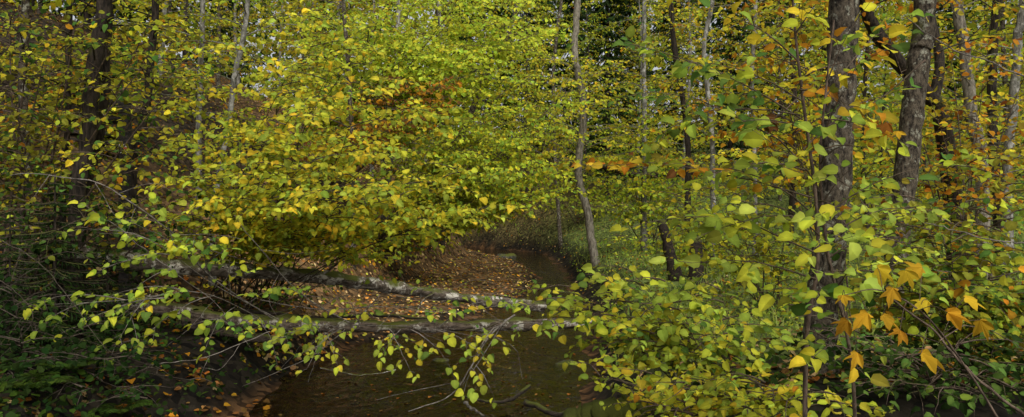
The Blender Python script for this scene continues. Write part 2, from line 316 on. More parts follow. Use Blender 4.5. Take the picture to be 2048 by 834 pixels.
x, y = scatter(32000, -9, 22, 5, 40, 1.4); c, w = ip(y, XC), ip(y, HW); dl = c-w-x; dr = x-c-w
k = ((dr > .25) & (rng.uniform(0, 1, len(x)) < .65)) | ((dl > .1) & (y < 11)); x, y, dr = x[k], y[k], dr[k]; n = len(x)
C = cols(n, [(GR, 1.4), (LG, 3), (YG, 1.4)], .2); L_ = (dr < 0) | (y < 6.8); C[L_] = cols(L_.sum(), [(DG, 4), ((.06, .11, .015), 1.2)], .3)  # left bank herbs dark green, the tone also standing in for shade
a = rng.uniform(0, 6.28, n)
A.put(np.stack([x, y, H(x, y)+rng.uniform(.03, .34, n)], 1), np.stack([np.cos(a), np.sin(a), rng.normal(-.2, .3, n)], 1), norm(np.array([0, -.3, 1.])+rng.normal(0, .35, (n, 3))), rng.uniform(.04, .085, n), C)
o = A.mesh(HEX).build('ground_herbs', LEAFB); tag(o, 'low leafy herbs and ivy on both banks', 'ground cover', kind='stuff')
A = Acc(); n = 42000
x = rng.uniform(-62, 62, n); y = rng.uniform(60, 88, n); z = H(x, y)+rng.uniform(0, 1, n)**.8*25
k = rng.uniform(0, 1, n) < np.clip(.85+.4*np.sin(x*.9)*np.sin(z*.5+x*.3), .3, 1); x, y, z = x[k], y[k], z[k]; n = len(x)
con = np.sin(x*.37+1)+np.sin(x*.83) > .3; C = cols(n, [(OL, 3), (YG, 2.4), (LG, 1), (Y_, 1.2)], .3); C[con] = cols(con.sum(), [(DG, 3), ((.05, .08, .02), 2)], .3)
A.put(np.stack([x, y, z], 1), rng.normal(0, 1, (n, 3)), rng.normal(0, 1, (n, 3)), rng.uniform(.4, .9, n), C)
o = A.mesh(HEX).build('distant_forest', LEAFB); tag(o, 'far off wood of conifers and autumn trees closing the view', 'forest', kind='stuff')

# ------------------------------------------------------------------ trees and shrubs
def shrub(name, label, cat, base, tips, Ycol, n=9, sl=.8, r=.022, arch=.1, tm=NEAR, group=None, wood=STEM, t0=.3, lm=None, spread=.18, **k):
    bx, by = base; root = thing(name, label, cat, (bx, by, gh(bx, by)-.05), group); W = MB(); A = Acc()
    for q in tips:
        px, py, Yd = q[:3]; pal = q[3] if len(q) > 3 else Ycol
        ox, oy = bx+U(-spread, spread), by+U(-spread, spread); b = np.array([ox, oy, gh(ox, oy)-.05])
        bough(W, A, b, at(px, py, Yd), arch=arch*U(.4, 1.5), r=r*U(.7, 1.2), n=n, sl=sl, t0=t0, pal=pal, **k)
    W.build('stems', wood, root); A.mesh(tm).build('foliage', lm or (LEAF if tm is NEAR else LEAFB), root); return root
def tree(name, label, cat, poly, r0, r1, wood, pal=None, n=30, zlo=2., zhi=9., ln=1.5, ls=.1, group=None, seg=10, fl=.5, extra=(), tm=HEX, kw={}, wob=.006):
    P = spline(poly, max(18, len(poly)*7)); m = len(P); root = thing(name, label, cat, P[0], group)
    t = np.linspace(0, 1, m); P = P+np.cumsum(rng.normal(0, wob, (m, 3)), 0); W = MB()
    tube(W, P, r0+(r1-r0)*t, seg, (.1, .1, .1), True, .035, fl*np.exp(-t*m*.5)); W.build('trunk', wood, root)
    B = MB(); A = Acc()
    for e in extra: tube(B, spline(e[0], 12), np.linspace(e[1], e[2], 12), 7, (.1, .1, .1))
    if pal:
        zz = P[:, 2]
        for i in range(n):
            z = zlo+(zhi-zlo)*(i+U(0, 1))/n; p = np.array([np.interp(z, zz, P[:, q]) for q in range(2)]+[z]); an = i*2.4+U(-.5, .5); l = ln*U(.5, 1.2)
            spray(B, A, p, p+np.array([math.cos(an)*l, math.sin(an)*l, U(-.1, .4)*l]), ls=ls, pal=pal, **{**dict(twl=.45, sp=.075, tstep=.13, r=.012), **kw})
    if B.n: B.build('branches', wood, root)
    if A.d: A.mesh(tm).build('crown', LEAFB, root)
    return root
def ground_at(px, Y): x = (px-1024)/F*Y; return np.array([x, Y, gh(x, Y)-.05])
def tpoly(pix, Y, ztop=None, basepx=None):
    """trunk polyline: base on the ground below the lowest listed point, then the listed points upward"""
    pts = [at(p[0], p[1], Y) for p in pix]; b = ground_at(basepx if basepx else pix[0][0], Y)
    pts = [p for p in pts if p[2] > b[2]+.25]; P = [b]+pts
    if ztop and ztop > P[-1][2]+.3:
        d = (P[-1]-P[-2]); d = d/max(d[2], .05); P.append(P[-1]+d*(ztop-P[-1][2])*np.array([.6, .6, 1]))
    return np.array(P)
yel = [(Y_, 3), (YG, 3.5), (OL, 1), (OR, .5)]; yg = [(YG, 5), (Y_, 1.6), (LG, 2.4), (OR, .12)]; lgr = [(LG, 4), (YG, 2.5), (GR, 1.4), (Y_, .5), (OL, .8)]
org = [(OR, 3), (Y_, 2.5), (BR, 1)]; olv = [(OL, 3), (YG, 2), (Y_, 1.1), (GR, 1.6), (OR, .3)]; rus = [(RB, 3), (OR, 2), (BR, 1.5), (OL, 1)]; grl = [((.47, .58, .06), 4), ((.58, .62, .055), 4.5), (Y_, .6)]; yor = [(Y_, 3), (OR, 1.6), (OL, 1.4), (YG, 1.6)]
# right side
tree('maple_tree', 'thickest grey lichen patched trunk standing in front on the right', 'tree', tpoly([(1640, 640), (1665, 430), (1680, 220), (1692, 0)], 6.0, 8), .132, .112, GREY, org+[(YG, 1)], 14, 4.2, 6.5, 1.6, .095, seg=24, fl=.35, kw=dict(droop=.5))
tree('maple_tree', 'grey furrowed trunk just right of and behind the thickest trunk', 'tree', tpoly([(1795, 520), (1815, 300), (1832, 120), (1842, 0)], 8.4, 9), .132, .105, GREY, org, 18, 3.8, 7, 1.7, .095, seg=20, fl=.35)
tree('alder_tree', 'dark trunk leaning steeply left at the upper right', 'tree', np.array([ground_at(1925, 10.5), at(1890, 245, 10.5), at(1860, 190, 10.5), at(1800, 120, 10.4), at(1748, 40, 10.2), at(1725, -60, 10)]), .12, .08, DARK, yor, 14, 4.2, 6.0, 1.5, .09,
     extra=[([at(1868, 200, 10.5), at(1880, 120, 10.6), at(1860, 20, 10.7), at(1865, -60, 10.7)], .08, .05)])
tree('alder_tree', 'slim mossy trunk rising behind the leaning dark trunk', 'tree', tpoly([(1965, 360), (1945, 240), (1930, 100), (1918, 0)], 11.5, 8), .11, .08, MOSS, yor, 22, 2.6, 7, 1.8, .095)
tree('birch_tree', 'pale thin birch trunk at the right edge', 'tree', tpoly([(2015, 330), (2028, 200), (2036, 80), (2046, 0)], 12, 9), .08, .06, PALE, yel, 24, 2.8, 8, 1.8, .095)
tree('alder_tree', 'slender trunk with mossy foot rising beside the stream bend', 'tree', tpoly([(1178, 440), (1162, 330), (1174, 210), (1164, 100), (1172, 0)], 20.5, 10, 1190), .115, .085, MOSS, [(YG, 5), (Y_, 2), (LG, 1.4)], 50, 2.8, 6.2, 2.2, .105, fl=.25, kw=dict(face=.6), wob=.02)
tree('birch_tree', 'whitish birch trunk standing right of the slender stream tree', 'tree', tpoly([(1288, 240), (1290, 120), (1292, 0)], 23, 11), .078, .062, PALE, olv, 26, 3.2, 9, 2., .11)
tree('birch_tree', 'dark leaning trunk second right of the slender stream tree', 'tree', tpoly([(1375, 300), (1366, 200), (1350, 90), (1345, 0)], 19, 10), .08, .06, DARK, yel, 20, 3., 8, 1.8, .11)
tree('birch_tree', 'pale kinked trunk behind the green branch in the right centre', 'tree', tpoly([(1425, 300), (1415, 180), (1408, 90), (1425, 0)], 18, 9), .062, .05, PALE, yor, 20, 2.8, 8, 1.7, .11)
tree('birch_tree', 'thin greyish trunk left of the slender stream tree', 'tree', tpoly([(1110, 300), (1108, 150), (1118, 50), (1125, 0)], 33, 13, 1122), .08, .065, GREY, yg, 34, 3, 11, 2.3, .13)
tree('alder_tree', 'dark leaning trunk with pale side at the top centre', 'tree', np.array([ground_at(850, 23.5), at(930, 260, 23), at(985, 115, 22), at(1022, 55, 22), at(1040, -30, 22)]), .10, .08, GREY, grl, 36, 3.4, 8.5, 2.3, .105)
tree('birch_tree', 'thin white birch trunk above the yellow hazel', 'tree', tpoly([(790, 240), (792, 120), (796, 0)], 21, 10, 765), .08, .06, PALE, yg, 22, 4, 9, 2.1, .11)
tree('birch_tree', 'slim grey trunk left of the white birch above the yellow hazel', 'tree', tpoly([(706, 300), (700, 120), (690, 0)], 16.5, 9), .055, .042, GREY, yg, 20, 3.2, 8, 1.8, .10)
tree('birch_tree', 'slim pale trunk near the top between the stream tree and the white birch', 'tree', tpoly([(870, 260), (884, 120), (876, 0)], 25, 11, 800), .07, .05, PALE, grl, 24, 3.4, 9, 2., .11)
tree('birch_tree', 'slim pale trunk farthest right of the group behind the green branch', 'tree', tpoly([(1510, 300), (1505, 150), (1512, 0)], 19, 9), .055, .045, PALE, yor, 20, 2.8, 8, 1.8, .11)
# left side
tree('alder_tree', 'dark thick trunk leaning right on the left slope', 'tree', tpoly([(150, 415), (172, 280), (190, 160), (205, 60), (212, 0)], 8.3, 6.5), .09, .072, DARK, olv, 17, 3.5, 5.5, 1.5, .08)
tree('alder_tree', 'dark twin trunk growing close beside the thick leaning one', 'tree', tpoly([(165, 415), (200, 280), (216, 150), (222, 20)], 8.6, 6.5), .055, .042, DARK, olv, 9, 3.6, 5.5, 1.5, .08)
tree('birch_tree', 'thin greyish trunk nearest the left edge', 'tree', tpoly([(48, 370), (50, 250), (56, 120), (60, 0)], 9.5, 7), .06, .045, GREY, olv, 17, 3.2, 6, 1.6, .085)
tree('hazel_tree', 'thin dark stem between the left edge and the dark leaning trunk', 'tree', tpoly([(120, 390), (128, 250), (130, 100), (135, 0)], 8.6, 7), .035, .028, DARK, olv, 12, 3, 5.6, 1.5, .085)
tree('alder_tree', 'brown trunk slanting up beside the marker post', 'tree', tpoly([(270, 340), (290, 230), (300, 110), (306, 0)], 10.5, 8), .06, .045, DARK, yel, 16, 3.6, 6.4, 1.6, .09)
tree('birch_tree', 'white thin birch trunk on the upper left slope', 'tree', tpoly([(398, 190), (402, 100), (406, 0)], 13.4, 9), .05, .04, PALE, yel, 20, 3.8, 7, 1.7, .09)
tree('birch_tree', 'pale curving trunk rising out of the yellow hazel', 'tree', tpoly([(425, 420), (450, 270), (462, 160), (485, 60), (492, 0)], 11.6, 8), .048, .037, PALE, yg, 17, 3.3, 6.5, 1.6, .088)
# hazels
shrub('hazel_shrub', 'big bright yellow hazel spreading over the left bank', 'shrub', (-4.3, 11.4),
      [(400, 340, 9), (440, 200, 9.5), (540, 110, 9), (650, 50, 8.8), (740, 80, 8.6), (820, 170, 8.4), (870, 260, 8.2), (920, 330, 8.0), (980, 410, 8.2), (890, 430, 8.4), (700, 250, 7.6), (610, 200, 7.6), (720, 380, 7.6), (560, 360, 8.), (640, 310, 7.2), (780, 310, 7.5), (520, 250, 8.), (660, 140, 8.2), (820, 390, 7.7), (740, 190, 7.8), (570, 160, 8.4), (690, 10, 8.6), (480, 310, 8.2), (860, 350, 7.8), (600, 400, 8.4), (450, 400, 8.6), (420, 270, 8.6), (400, 430, 8.6), (500, 440, 9), (650, 440, 8.6), (760, 450, 8.4), (850, 460, 8.6)],
      [(YG, 5), (Y_, 2.6), (LG, 3)], 11, 1.02, .012, .1, ls=.08, sp=.045, tstep=.098, twl=.37, t0=.36, face=.65, flat=.4, droop=.18, spread=.6, wood=DTWIG)
shrub('hazel_shrub', 'olive leaved hazel overhanging the top left corner', 'shrub', (-6.2, 9.2), [(60, 60, 8.4), (150, 40, 8.2), (230, 80, 8), (290, 130, 7.8), (330, 190, 7.6), (120, 170, 8), (30, 190, 8), (300, 40, 8.4), (380, 110, 8.4), (90, 110, 7.8), (20, 20, 8.4), (340, 270, 7.8)], olv, 10, .8, ls=.078, sp=.056, tm=HEX, flat=.6)
shrub('hazel_shrub', 'yellowish hazel high on the slope behind the dark leaning trunk', 'shrub', (-9.2, 14.5), [(40, 60, 13.4), (110, 140, 13), (280, 120, 12.8), (340, 60, 13), (380, 190, 13), (60, 220, 13), (430, 90, 13.2), (-20, 120, 13.4), (110, 260, 13), (330, 230, 12.8)], [(YG, 2), (OL, 3), (Y_, 1.2), (OR, .6)], 10, 1.2, .022, .1, HEX, ls=.09, sp=.072, tstep=.135, twl=.5, flat=.6)
shrub('hazel_shrub', 'olive hazel on the shaded slope at the far left behind the stems', 'shrub', (-8.6, 11.5), [(20, 220, 11), (80, 170, 11), (60, 300, 10.8), (120, 320, 10.6), (0, 330, 10.6), (340, 150, 11), (310, 340, 10.6), (190, 370, 10.4), (370, 300, 10.8)], [(OL, 3), (YG, 1.4), (GR, 1.6), (OR, .6)], 9, .95, .016, .1, HEX, ls=.08, sp=.066, tstep=.125, twl=.42, flat=.6)
shrub('hazel_shrub', 'hazel with leaf colours darkened for shade low on the left slope by the leaning trunk', 'shrub', (-5.6, 8.8), [(40, 300, 8), (100, 360, 7.8), (180, 400, 7.8), (60, 420, 7.8), (270, 410, 8.2), (330, 360, 8.6), (330, 430, 8.4), (20, 450, 7.6), (120, 460, 7.4), (230, 450, 7.6)], [(DG, 3), (GR, 2), (OL, 1), (YG, .3)], 9, .7, ls=.07, sp=.06, tm=HEX)  # shade put into the palette: mostly dark green leaves
shrub('bramble_bush', 'near black tangled bush filling the bottom left bank', 'shrub', (-4.6, 6.9), [(20, 560, 6.5), (90, 600, 6.5), (170, 650, 6.5), (40, 680, 6.2), (130, 720, 6.2), (220, 720, 6.4), (10, 760, 6), (100, 790, 6), (190, 780, 6.1), (260, 690, 6.7), (320, 740, 6.6), (380, 760, 6.6), (300, 800, 6.3)], [(DG, 4), ((.05, .085, .014), 1.6), ((.02, .035, .01), 2)], 7, .5, .008, .08, HEX, ls=.06, sp=.052, tstep=.1, twl=.28, wood=DTWIG)  # leaf colours taken near black, in place of shade over this bank
shrub('bilberry_bush', 'low dark green undergrowth on the bank between the logs', 'shrub', (-3.6, 11.6), [(430, 560, 10.6), (500, 575, 10.6), (560, 585, 10.8), (620, 595, 11), (470, 500, 11), (560, 510, 11.2), (640, 530, 11.6), (700, 540, 12)], [(DG, 2), (GR, 2), (OL, 1.6), (BR, 1), (LG, .8)], 7, .5, .007, .08, HEX, ls=.06, sp=.06, tstep=.11, twl=.28, wood=DTWIG)
shrub('hazel_shrub', 'yellow maple saplings behind the stream bar in the centre', 'shrub', (-3.6, 19), [(800, 330, 18), (860, 250, 17.6), (930, 250, 17.2), (990, 290, 17.), (1060, 280, 17), (1110, 330, 17), (1050, 390, 17.2), (960, 390, 17.4), (900, 350, 17), (1000, 220, 17), (1080, 210, 17.4), (1120, 260, 17.4), (1010, 340, 16.8), (940, 310, 16.8), (1140, 180, 17.6), (1060, 150, 17.6), (1120, 380, 17.2), (1090, 340, 16.8)], [(Y_, 1.6), (YG, 5), (OL, .8), (LG, 2)], 17, 1.5, .024, .12, HEX, ls=.096, sp=.064, tstep=.12, twl=.55, face=.65, flat=.55)
shrub('maple_sapling', 'rusty brown leaved sapling behind the yellow hazel', 'shrub', (-5.5, 16.5), [(820, 160, 15), (900, 190, 15), (870, 230, 14.8), (940, 150, 15.4), (760, 240, 15), (850, 190, 14.6)], rus+[(OR, 2)], 13, 1.1, .022, .1, HEX, ls=.1, sp=.07, tstep=.14, twl=.5)
shrub('maple_tree', 'light green tree crown glowing at the top centre', 'tree', (-5.2, 19.5), [(690, 90, 18.5), (760, 30, 18), (830, 60, 17.6), (900, 40, 17.6), (960, 60, 18), (880, 110, 17.4), (960, 130, 17.6), (800, 120, 17.4), (1030, 150, 18), (850, -30, 18), (950, -50, 18), (1040, 70, 18.4), (1000, 10, 18), (740, 110, 17.4), (920, 0, 17.4), (1060, 0, 18.4), (790, -10, 17.2), (860, 80, 16.8), (980, 90, 17), (700, 20, 17.6), (650, 40, 18), (1090, 60, 18)], grl, 20, 1.7, .03, .06, HEX, ls=.105, sp=.068, tstep=.122, twl=.6, face=.75, flat=.6)
shrub('maple_sapling', 'orange leaved low sapling on the slope above the stream bar', 'shrub', (-3.9, 24), [(900, 400, 23), (960, 430, 22.6), (1010, 390, 22.6), (850, 430, 22.6), (1050, 420, 24)], org+[(OL, 3), (YG, 2)], 11, 1.3, .025, .1, HEX, ls=.1, sp=.085, tstep=.15, twl=.5)
shrub('hazel_shrub', 'low ochre bush on the bank edge left of the stream bar', 'shrub', (-3.4, 19.5), [(790, 470, 18.5), (840, 460, 18.5), (890, 470, 18.3), (860, 490, 18), (810, 500, 18), (750, 490, 18), (920, 450, 18.6), (700, 490, 17.6), (780, 520, 17.2), (650, 500, 17)], [(OL, 3), (BR, 1.4), (YG, 2), (OR, 1), (GR, 1.4)], 10, .85, .014, .1, HEX, ls=.085, sp=.07, tstep=.13, twl=.42)
shrub('hazel_shrub', 'olive brown bush on the far bank closing the stream bend', 'shrub', (-.6, 42.5), [(960, 420, 41), (1000, 400, 41), (1040, 410, 41), (1080, 390, 41.5), (1020, 375, 42), (1120, 385, 42), (980, 385, 42), (1060, 430, 40.5)], [(OL, 3), (LG, 2), (YG, 3), (OR, 1)], 11, 1.5, .03, .1, HEX, ls=.15, sp=.125, tstep=.19, twl=.6)
shrub('hazel_shrub', 'pale green bush above the far bank left of the slender stream tree', 'shrub', (3.4, 37), [(1100, 375, 36), (1150, 350, 36), (1130, 400, 35.6), (1180, 385, 36), (1210, 360, 36), (1230, 410, 35)], [(LG, 3), (YG, 4), (OL, 1)], 12, 1.5, .03, .1, HEX, ls=.14, sp=.12, tstep=.19, twl=.6)
shrub('hazel_shrub', 'pale yellow understory bush behind the slender stream tree', 'shrub', (4.5, 24), [(1200, 260, 22), (1250, 300, 22), (1230, 200, 22), (1290, 330, 22), (1330, 270, 22), (1180, 330, 22.5), (1400, 320, 22), (1280, 230, 22), (1350, 360, 21.5), (1250, 370, 21.5)], [(YG, 4), (Y_, 2), (LG, 2)], 12, 1.4, .022, .1, HEX, ls=.115, sp=.085, tstep=.145, twl=.5, flat=.6)
shrub('hazel_shrub', 'soft green low bush in the clearing right of the stream tree', 'shrub', (4.2, 15.5), [(1260, 420, 15), (1310, 400, 15), (1360, 420, 15), (1420, 410, 15), (1290, 460, 14.6), (1350, 470, 14.6), (1430, 460, 14.6), (1240, 470, 14.8), (1400, 370, 15)], [(LG, 3), (YG, 4), (OL, 1.4), (Y_, .8)], 10, .85, .011, .08, HEX, ls=.085, sp=.072, tstep=.14, twl=.42, flat=.6)
shrub('hazel_shrub', 'pale green low hazel leaning over the stream from the right bank', 'shrub', (1.75, 6.0), [(1130, 560, 5.8), (1190, 550, 5.6), (1260, 540, 5.5), (1330, 560, 5.4), (1180, 630, 5.6), (1270, 620, 5.3), (1360, 640, 5.3), (1430, 560, 5.5), (1300, 680, 5.5), (1440, 640, 5.4), (1230, 600, 5.9), (1150, 600, 5.7)], [(LG, 5), (YG, 3), (GR, .8), (Y_, .5)], 8, .52, .006, .06, ls=.072, sp=.043, tstep=.086, twl=.28, droop=.08, face=.55, flat=.4)
shrub('hazel_shrub', 'low yellow green hazel along the bottom right of the stream', 'shrub', (1.75, 4.9), [(1200, 750, 4.7), (1280, 740, 4.5), (1360, 760, 4.3), (1440, 750, 4.3), (1530, 760, 4.2), (1620, 770, 4.2), (1330, 810, 4.3), (1480, 810, 4.1), (1580, 800, 4.1), (1250, 790, 4.6)], yg, 8, .4, .006, .05, ls=.064, sp=.038, tstep=.078, twl=.24, droop=.1, face=.5, flat=.5)
shrub('hazel_shrub', 'green hazel filling the right edge below the pale birch', 'shrub', (3.7, 5.9), [(1760, 420, 5.6), (1840, 400, 5.5), (1930, 400, 5.4), (2010, 420, 5.4), (1800, 480, 5.3), (1890, 480, 5.2), (1990, 500, 5.2), (2060, 560, 5.3), (1860, 560, 5.3), (1960, 590, 5.2), (1780, 560, 5.5), (2040, 650, 5.3), (1930, 330, 5.8), (1740, 480, 5.2), (2000, 340, 5.5), (1900, 440, 5), (1720, 400, 5.3)], [(LG, 2.2), (YG, 2.4), (GR, 1.4), (OL, 3), (OR, .4)], 10, .58, .006, .06, ls=.072, sp=.046, tstep=.09, twl=.3, face=.4, droop=.15, flat=.45)
shrub('hazel_shrub', 'green hazel with leaf colours darkened for shade low in the bottom right corner', 'shrub', (3.0, 5.2), [(1760, 660, 4.9), (1840, 700, 4.8), (1920, 680, 4.8), (2000, 720, 4.7), (1800, 760, 4.7), (1900, 780, 4.6), (2040, 780, 4.6), (1680, 640, 5)], [(GR, 4), (DG, 3), (LG, .6)], 7, .5, .007, .06, ls=.062, sp=.058, tstep=.1, twl=.28)  # corner dimmed through the leaf palette, painted shade
shrub('hazel_shrub', 'yellowish hazel in the middle distance right of the stream tree', 'shrub', (3.6, 10.2), [(1400, 330, 10), (1460, 320, 9.8), (1530, 350, 9.6), (1440, 430, 9.5), (1500, 450, 9.4), (1580, 440, 9.4), (1570, 520, 9.4), (1450, 510, 9.4), (1480, 390, 9.4), (1360, 390, 10), (1310, 350, 10.2), (1330, 420, 10)], [(YG, 4), (Y_, 2), (LG, 2), (OL, 2)], 9, .7, .011, .1, HEX, ls=.078, sp=.06, tstep=.122, twl=.38, flat=.6)
shrub('maple_sapling', 'yellow orange maple sapling behind the two grey trunks', 'shrub', (6.2, 10.2), [(1740, 330, 9.6), (1790, 200, 9.6), (1880, 330, 9.6), (1960, 180, 9.6), (2020, 280, 9.6), (1900, 100, 9.8), (1980, 60, 9.8), (1720, 200, 9.8), (2050, 150, 9.6), (1780, 80, 9.8), (1860, 200, 9.4)], [(Y_, 3), (YG, 1.8), (OL, 1.6), (OR, 2.2), (RB, .4)], 11, .9, .016, .08, HEX, ls=.084, sp=.064, tstep=.13, twl=.4, face=.5)
shrub('maple_sapling', 'golden maple sapling left of the thickest grey trunk', 'shrub', (3.9, 8.6), [(1480, 120, 8), (1540, 60, 8), (1600, 30, 8), (1560, 160, 8), (1500, 30, 8), (1620, 130, 8), (1450, 190, 8.2), (1580, 250, 8.)], [(Y_, 4), (OR, 2.4), (YG, 1.6), (OL, .8)], 11, .8, .012, .08, HEX, ls=.086, sp=.064, tstep=.13, twl=.38, face=.5, t0=.5)
# front right hazel with its visible stems
def px_curve(L, n=14): return spline([at(*p) for p in L], n)
def branch_list(W, A, rows, **k):
    for a, b, pal, kw in rows:
        d = dict(k); d.update(kw); spray(W, A, at(*a), at(*b), pal=pal, **d)
root = thing('hazel_shrub', 'foreground hazel with two thin brown stems and large green leaves', 'shrub', (1.62, 3.6, gh(1.62, 3.6)-.05)); W = MB(); A = Acc()
b1 = np.array([1.45, 3.62, gh(1.45, 3.62)-.05]); b2 = np.array([1.66, 3.5, gh(1.66, 3.5)-.05])
S1 = spline([b1]+[at(*p) for p in [(1612, 700, 3.6), (1634, 540, 3.6), (1632, 400, 3.6), (1606, 200, 3.6), (1590, 60, 3.6), (1580, -80, 3.6)]], 30)
S2 = spline([b2]+[at(*p) for p in [(1708, 790, 3.45), (1692, 660, 3.4), (1655, 500, 3.4), (1640, 330, 3.35), (1652, 180, 3.3), (1668, 40, 3.3)]], 30)
tube(W, S1, np.linspace(.013, .005, 30), 8); tube(W, S2, np.linspace(.010, .004, 30), 8)
gd = [(GR, 3), (LG, 3)]; go = [(OR, 1.6), (Y_, 3), (YG, 1.2)]; yl = [(YG, 4), (LG, 3), (Y_, .8), (OL, .8)]; pg = [((.35, .44, .07), 4), (YG, 2), (LG, 2)]; ob = [(OR, 2), ((.5, .36, .03), 3), (BR, 1), (OL, 1)]
branch_list(W, A, [
 ((1602, 240, 3.6), (1195, 98, 3.9), gd, dict(sp=.04)), ((1610, 330, 3.6), (1290, 190, 3.7), gd, {}), ((1625, 400, 3.6), (1165, 322, 3.8), ob, dict(sp=.03, ls=.058, twl=.22, tstep=.07)), ((1625, 430, 3.6), (1370, 330, 3.4), lgr, {}),
 ((1632, 500, 3.6), (1310, 440, 3.5), yl, {}), ((1610, 300, 3.6), (1790, 190, 3.8), gd, {}), ((1645, 470, 3.4), (1850, 400, 3.6), pg, {}), ((1595, 120, 3.6), (1450, 30, 3.8), go+gd, {}), ((1650, 200, 3.3), (1800, 40, 3.6), go+gd, {}),
 ((1632, 560, 3.6), (1390, 520, 3.5), pg, {}), ((1622, 620, 3.6), (1460, 640, 3.4), lgr, {}), ((1600, 200, 3.6), (1380, 130, 3.5), lgr+gd, {}), ((1640, 380, 3.35), (1540, 290, 3.1), pg, {}), ((1640, 420, 3.4), (1720, 330, 3.2), yl, {}), ((1612, 260, 3.6), (1480, 240, 3.4), gd, {}),
 ((1590, 70, 3.6), (1660, -20, 3.5), go, {}), ((1655, 520, 3.4), (1760, 480, 3.3), pg, {}), ((1636, 470, 3.5), (1490, 400, 3.3), pg, {}), ((1585, 0, 3.6), (1400, -30, 3.8), go, {}), ((1650, 600, 3.4), (1530, 590, 3.2), lgr, {}),
 ((1645, 300, 3.35), (1760, 300, 3.3), lgr, {}), ((1655, 540, 3.4), (1830, 560, 3.4), lgr, {}), ((1600, 160, 3.6), (1720, 120, 3.5), go, {}), ((1630, 450, 3.6), (1420, 480, 3.4), yl, {}), ((1615, 340, 3.6), (1450, 340, 3.4), pg, {}), ((1615, 660, 3.6), (1700, 720, 3.4), yl, {}), ((1605, 230, 3.6), (1300, 260, 3.7), lgr, {}),
 ((1648, 240, 3.3), (1730, 250, 3.2), yl, {}), ((1665, 560, 3.4), (1640, 480, 3.1), pg, {}), ((1640, 400, 3.35), (1690, 440, 3.1), pg, {}), ((1655, 160, 3.3), (1700, 60, 3.2), go, {}), ((1690, 650, 3.4), (1650, 580, 3.1), lgr, {}), ((1650, 350, 3.35), (1720, 390, 3.1), pg, {}), ((1700, 700, 3.4), (1640, 700, 3.2), lgr, {}), ((1650, 260, 3.3), (1690, 170, 3.1), yl, {}), ((1640, 440, 3.35), (1860, 330, 3.4), lgr, {}), ((1600, 180, 3.6), (1690, 210, 3.3), ob, {}), ((1670, 580, 3.4), (1710, 540, 3.1), pg, {}), ((1640, 330, 3.35), (1700, 290, 3.1), lgr, {})],
 ls=.072, sp=.045, tstep=.09, twl=.29, droop=.1, face=.6, r=.0045)
W.build('stems', STEM, root); A.mesh(NEAR).build('foliage', LEAF, root)

# leafy branches lying across the logs
def leafy(label, mains, rows, base, pal, wood=TWIG, r=.013, **k):
    root = thing('leafy_branch', label, 'branch', base); W = MB(); A = Acc()
    for L in mains: P = px_curve(L, 22); tube(W, P, np.linspace(r, r*.25, 22), 6)
    for a, b in rows: spray(W, A, at(*a), at(*b), pal=pal, **k)
    W.build('stem', wood, root); A.mesh(NEAR).build('foliage', LEAF, root); return root
fresh = [(LG, 5), (GR, 1.6), (YG, 2.4), (Y_, .25)]
leafy('broken green leaved branch drooping over the left end of the logs', [[(560, 640, 8.2), (430, 570, 7.6), (300, 480, 7), (190, 465, 6.8)], [(520, 635, 8.2), (400, 585, 7.3), (250, 600, 6.8), (80, 610, 6.6)]],
      [((380, 520, 7.4), (270, 445, 7)), ((300, 478, 7), (180, 460, 6.8)), ((400, 585, 7.3), (210, 590, 7)), ((330, 590, 7), (150, 650, 6.7)), ((250, 600, 6.8), (80, 600, 6.6)), ((430, 590, 7.5), (300, 670, 7)), ((420, 550, 7.8), (390, 470, 7)), ((350, 500, 7.2), (330, 430, 7)), ((300, 590, 7), (230, 690, 6.7)),
       ((320, 590, 7.1), (240, 630, 6.8)), ((470, 615, 7.8), (420, 670, 7.2)), ((180, 605, 6.7), (100, 640, 6.6)), ((260, 475, 6.9), (200, 430, 6.7)), ((460, 590, 7.8), (460, 500, 7.3)), ((500, 630, 8), (540, 690, 7.5)), ((360, 540, 7.2), (290, 560, 6.9)), ((490, 610, 8), (580, 580, 7.5)), ((340, 510, 7.1), (230, 530, 6.8))],
      at(560, 640, 8.2), fresh, ls=.088, sp=.048, tstep=.096, twl=.34, droop=.35, r=.005, face=.6)
leafy('leafy branch hanging down to the water below the near log', [[(1010, 640, 8), (960, 720, 7.2), (925, 770, 7)], [(690, 640, 8.4), (620, 690, 7.4)], [(690, 650, 8.4), (850, 655, 7.4), (980, 680, 7.2)]],
      [((690, 655, 8.4), (560, 675, 7.4)), ((680, 655, 8.2), (610, 725, 7.2)), ((850, 660, 7.5), (960, 700, 7.1)), ((1000, 650, 7.8), (930, 770, 7)), ((780, 660, 7.9), (830, 735, 7.2)), ((640, 660, 8), (570, 640, 7.4)), ((820, 660, 7.5), (900, 725, 7.2)), ((650, 665, 8), (680, 725, 7.4)), ((1020, 655, 7.6), (1110, 665, 7.2)), ((800, 660, 7.8), (770, 700, 7.4)), ((950, 730, 7.2), (980, 780, 7)), ((880, 655, 7.6), (940, 620, 7.3)), ((720, 650, 8.3), (700, 600, 7.8))],
      at(690, 655, 8.5), [(LG, 4), (YG, 4), (GR, 1.4), (Y_, .6)], ls=.084, sp=.055, tstep=.115, twl=.29, droop=.42, r=.005, face=.6)
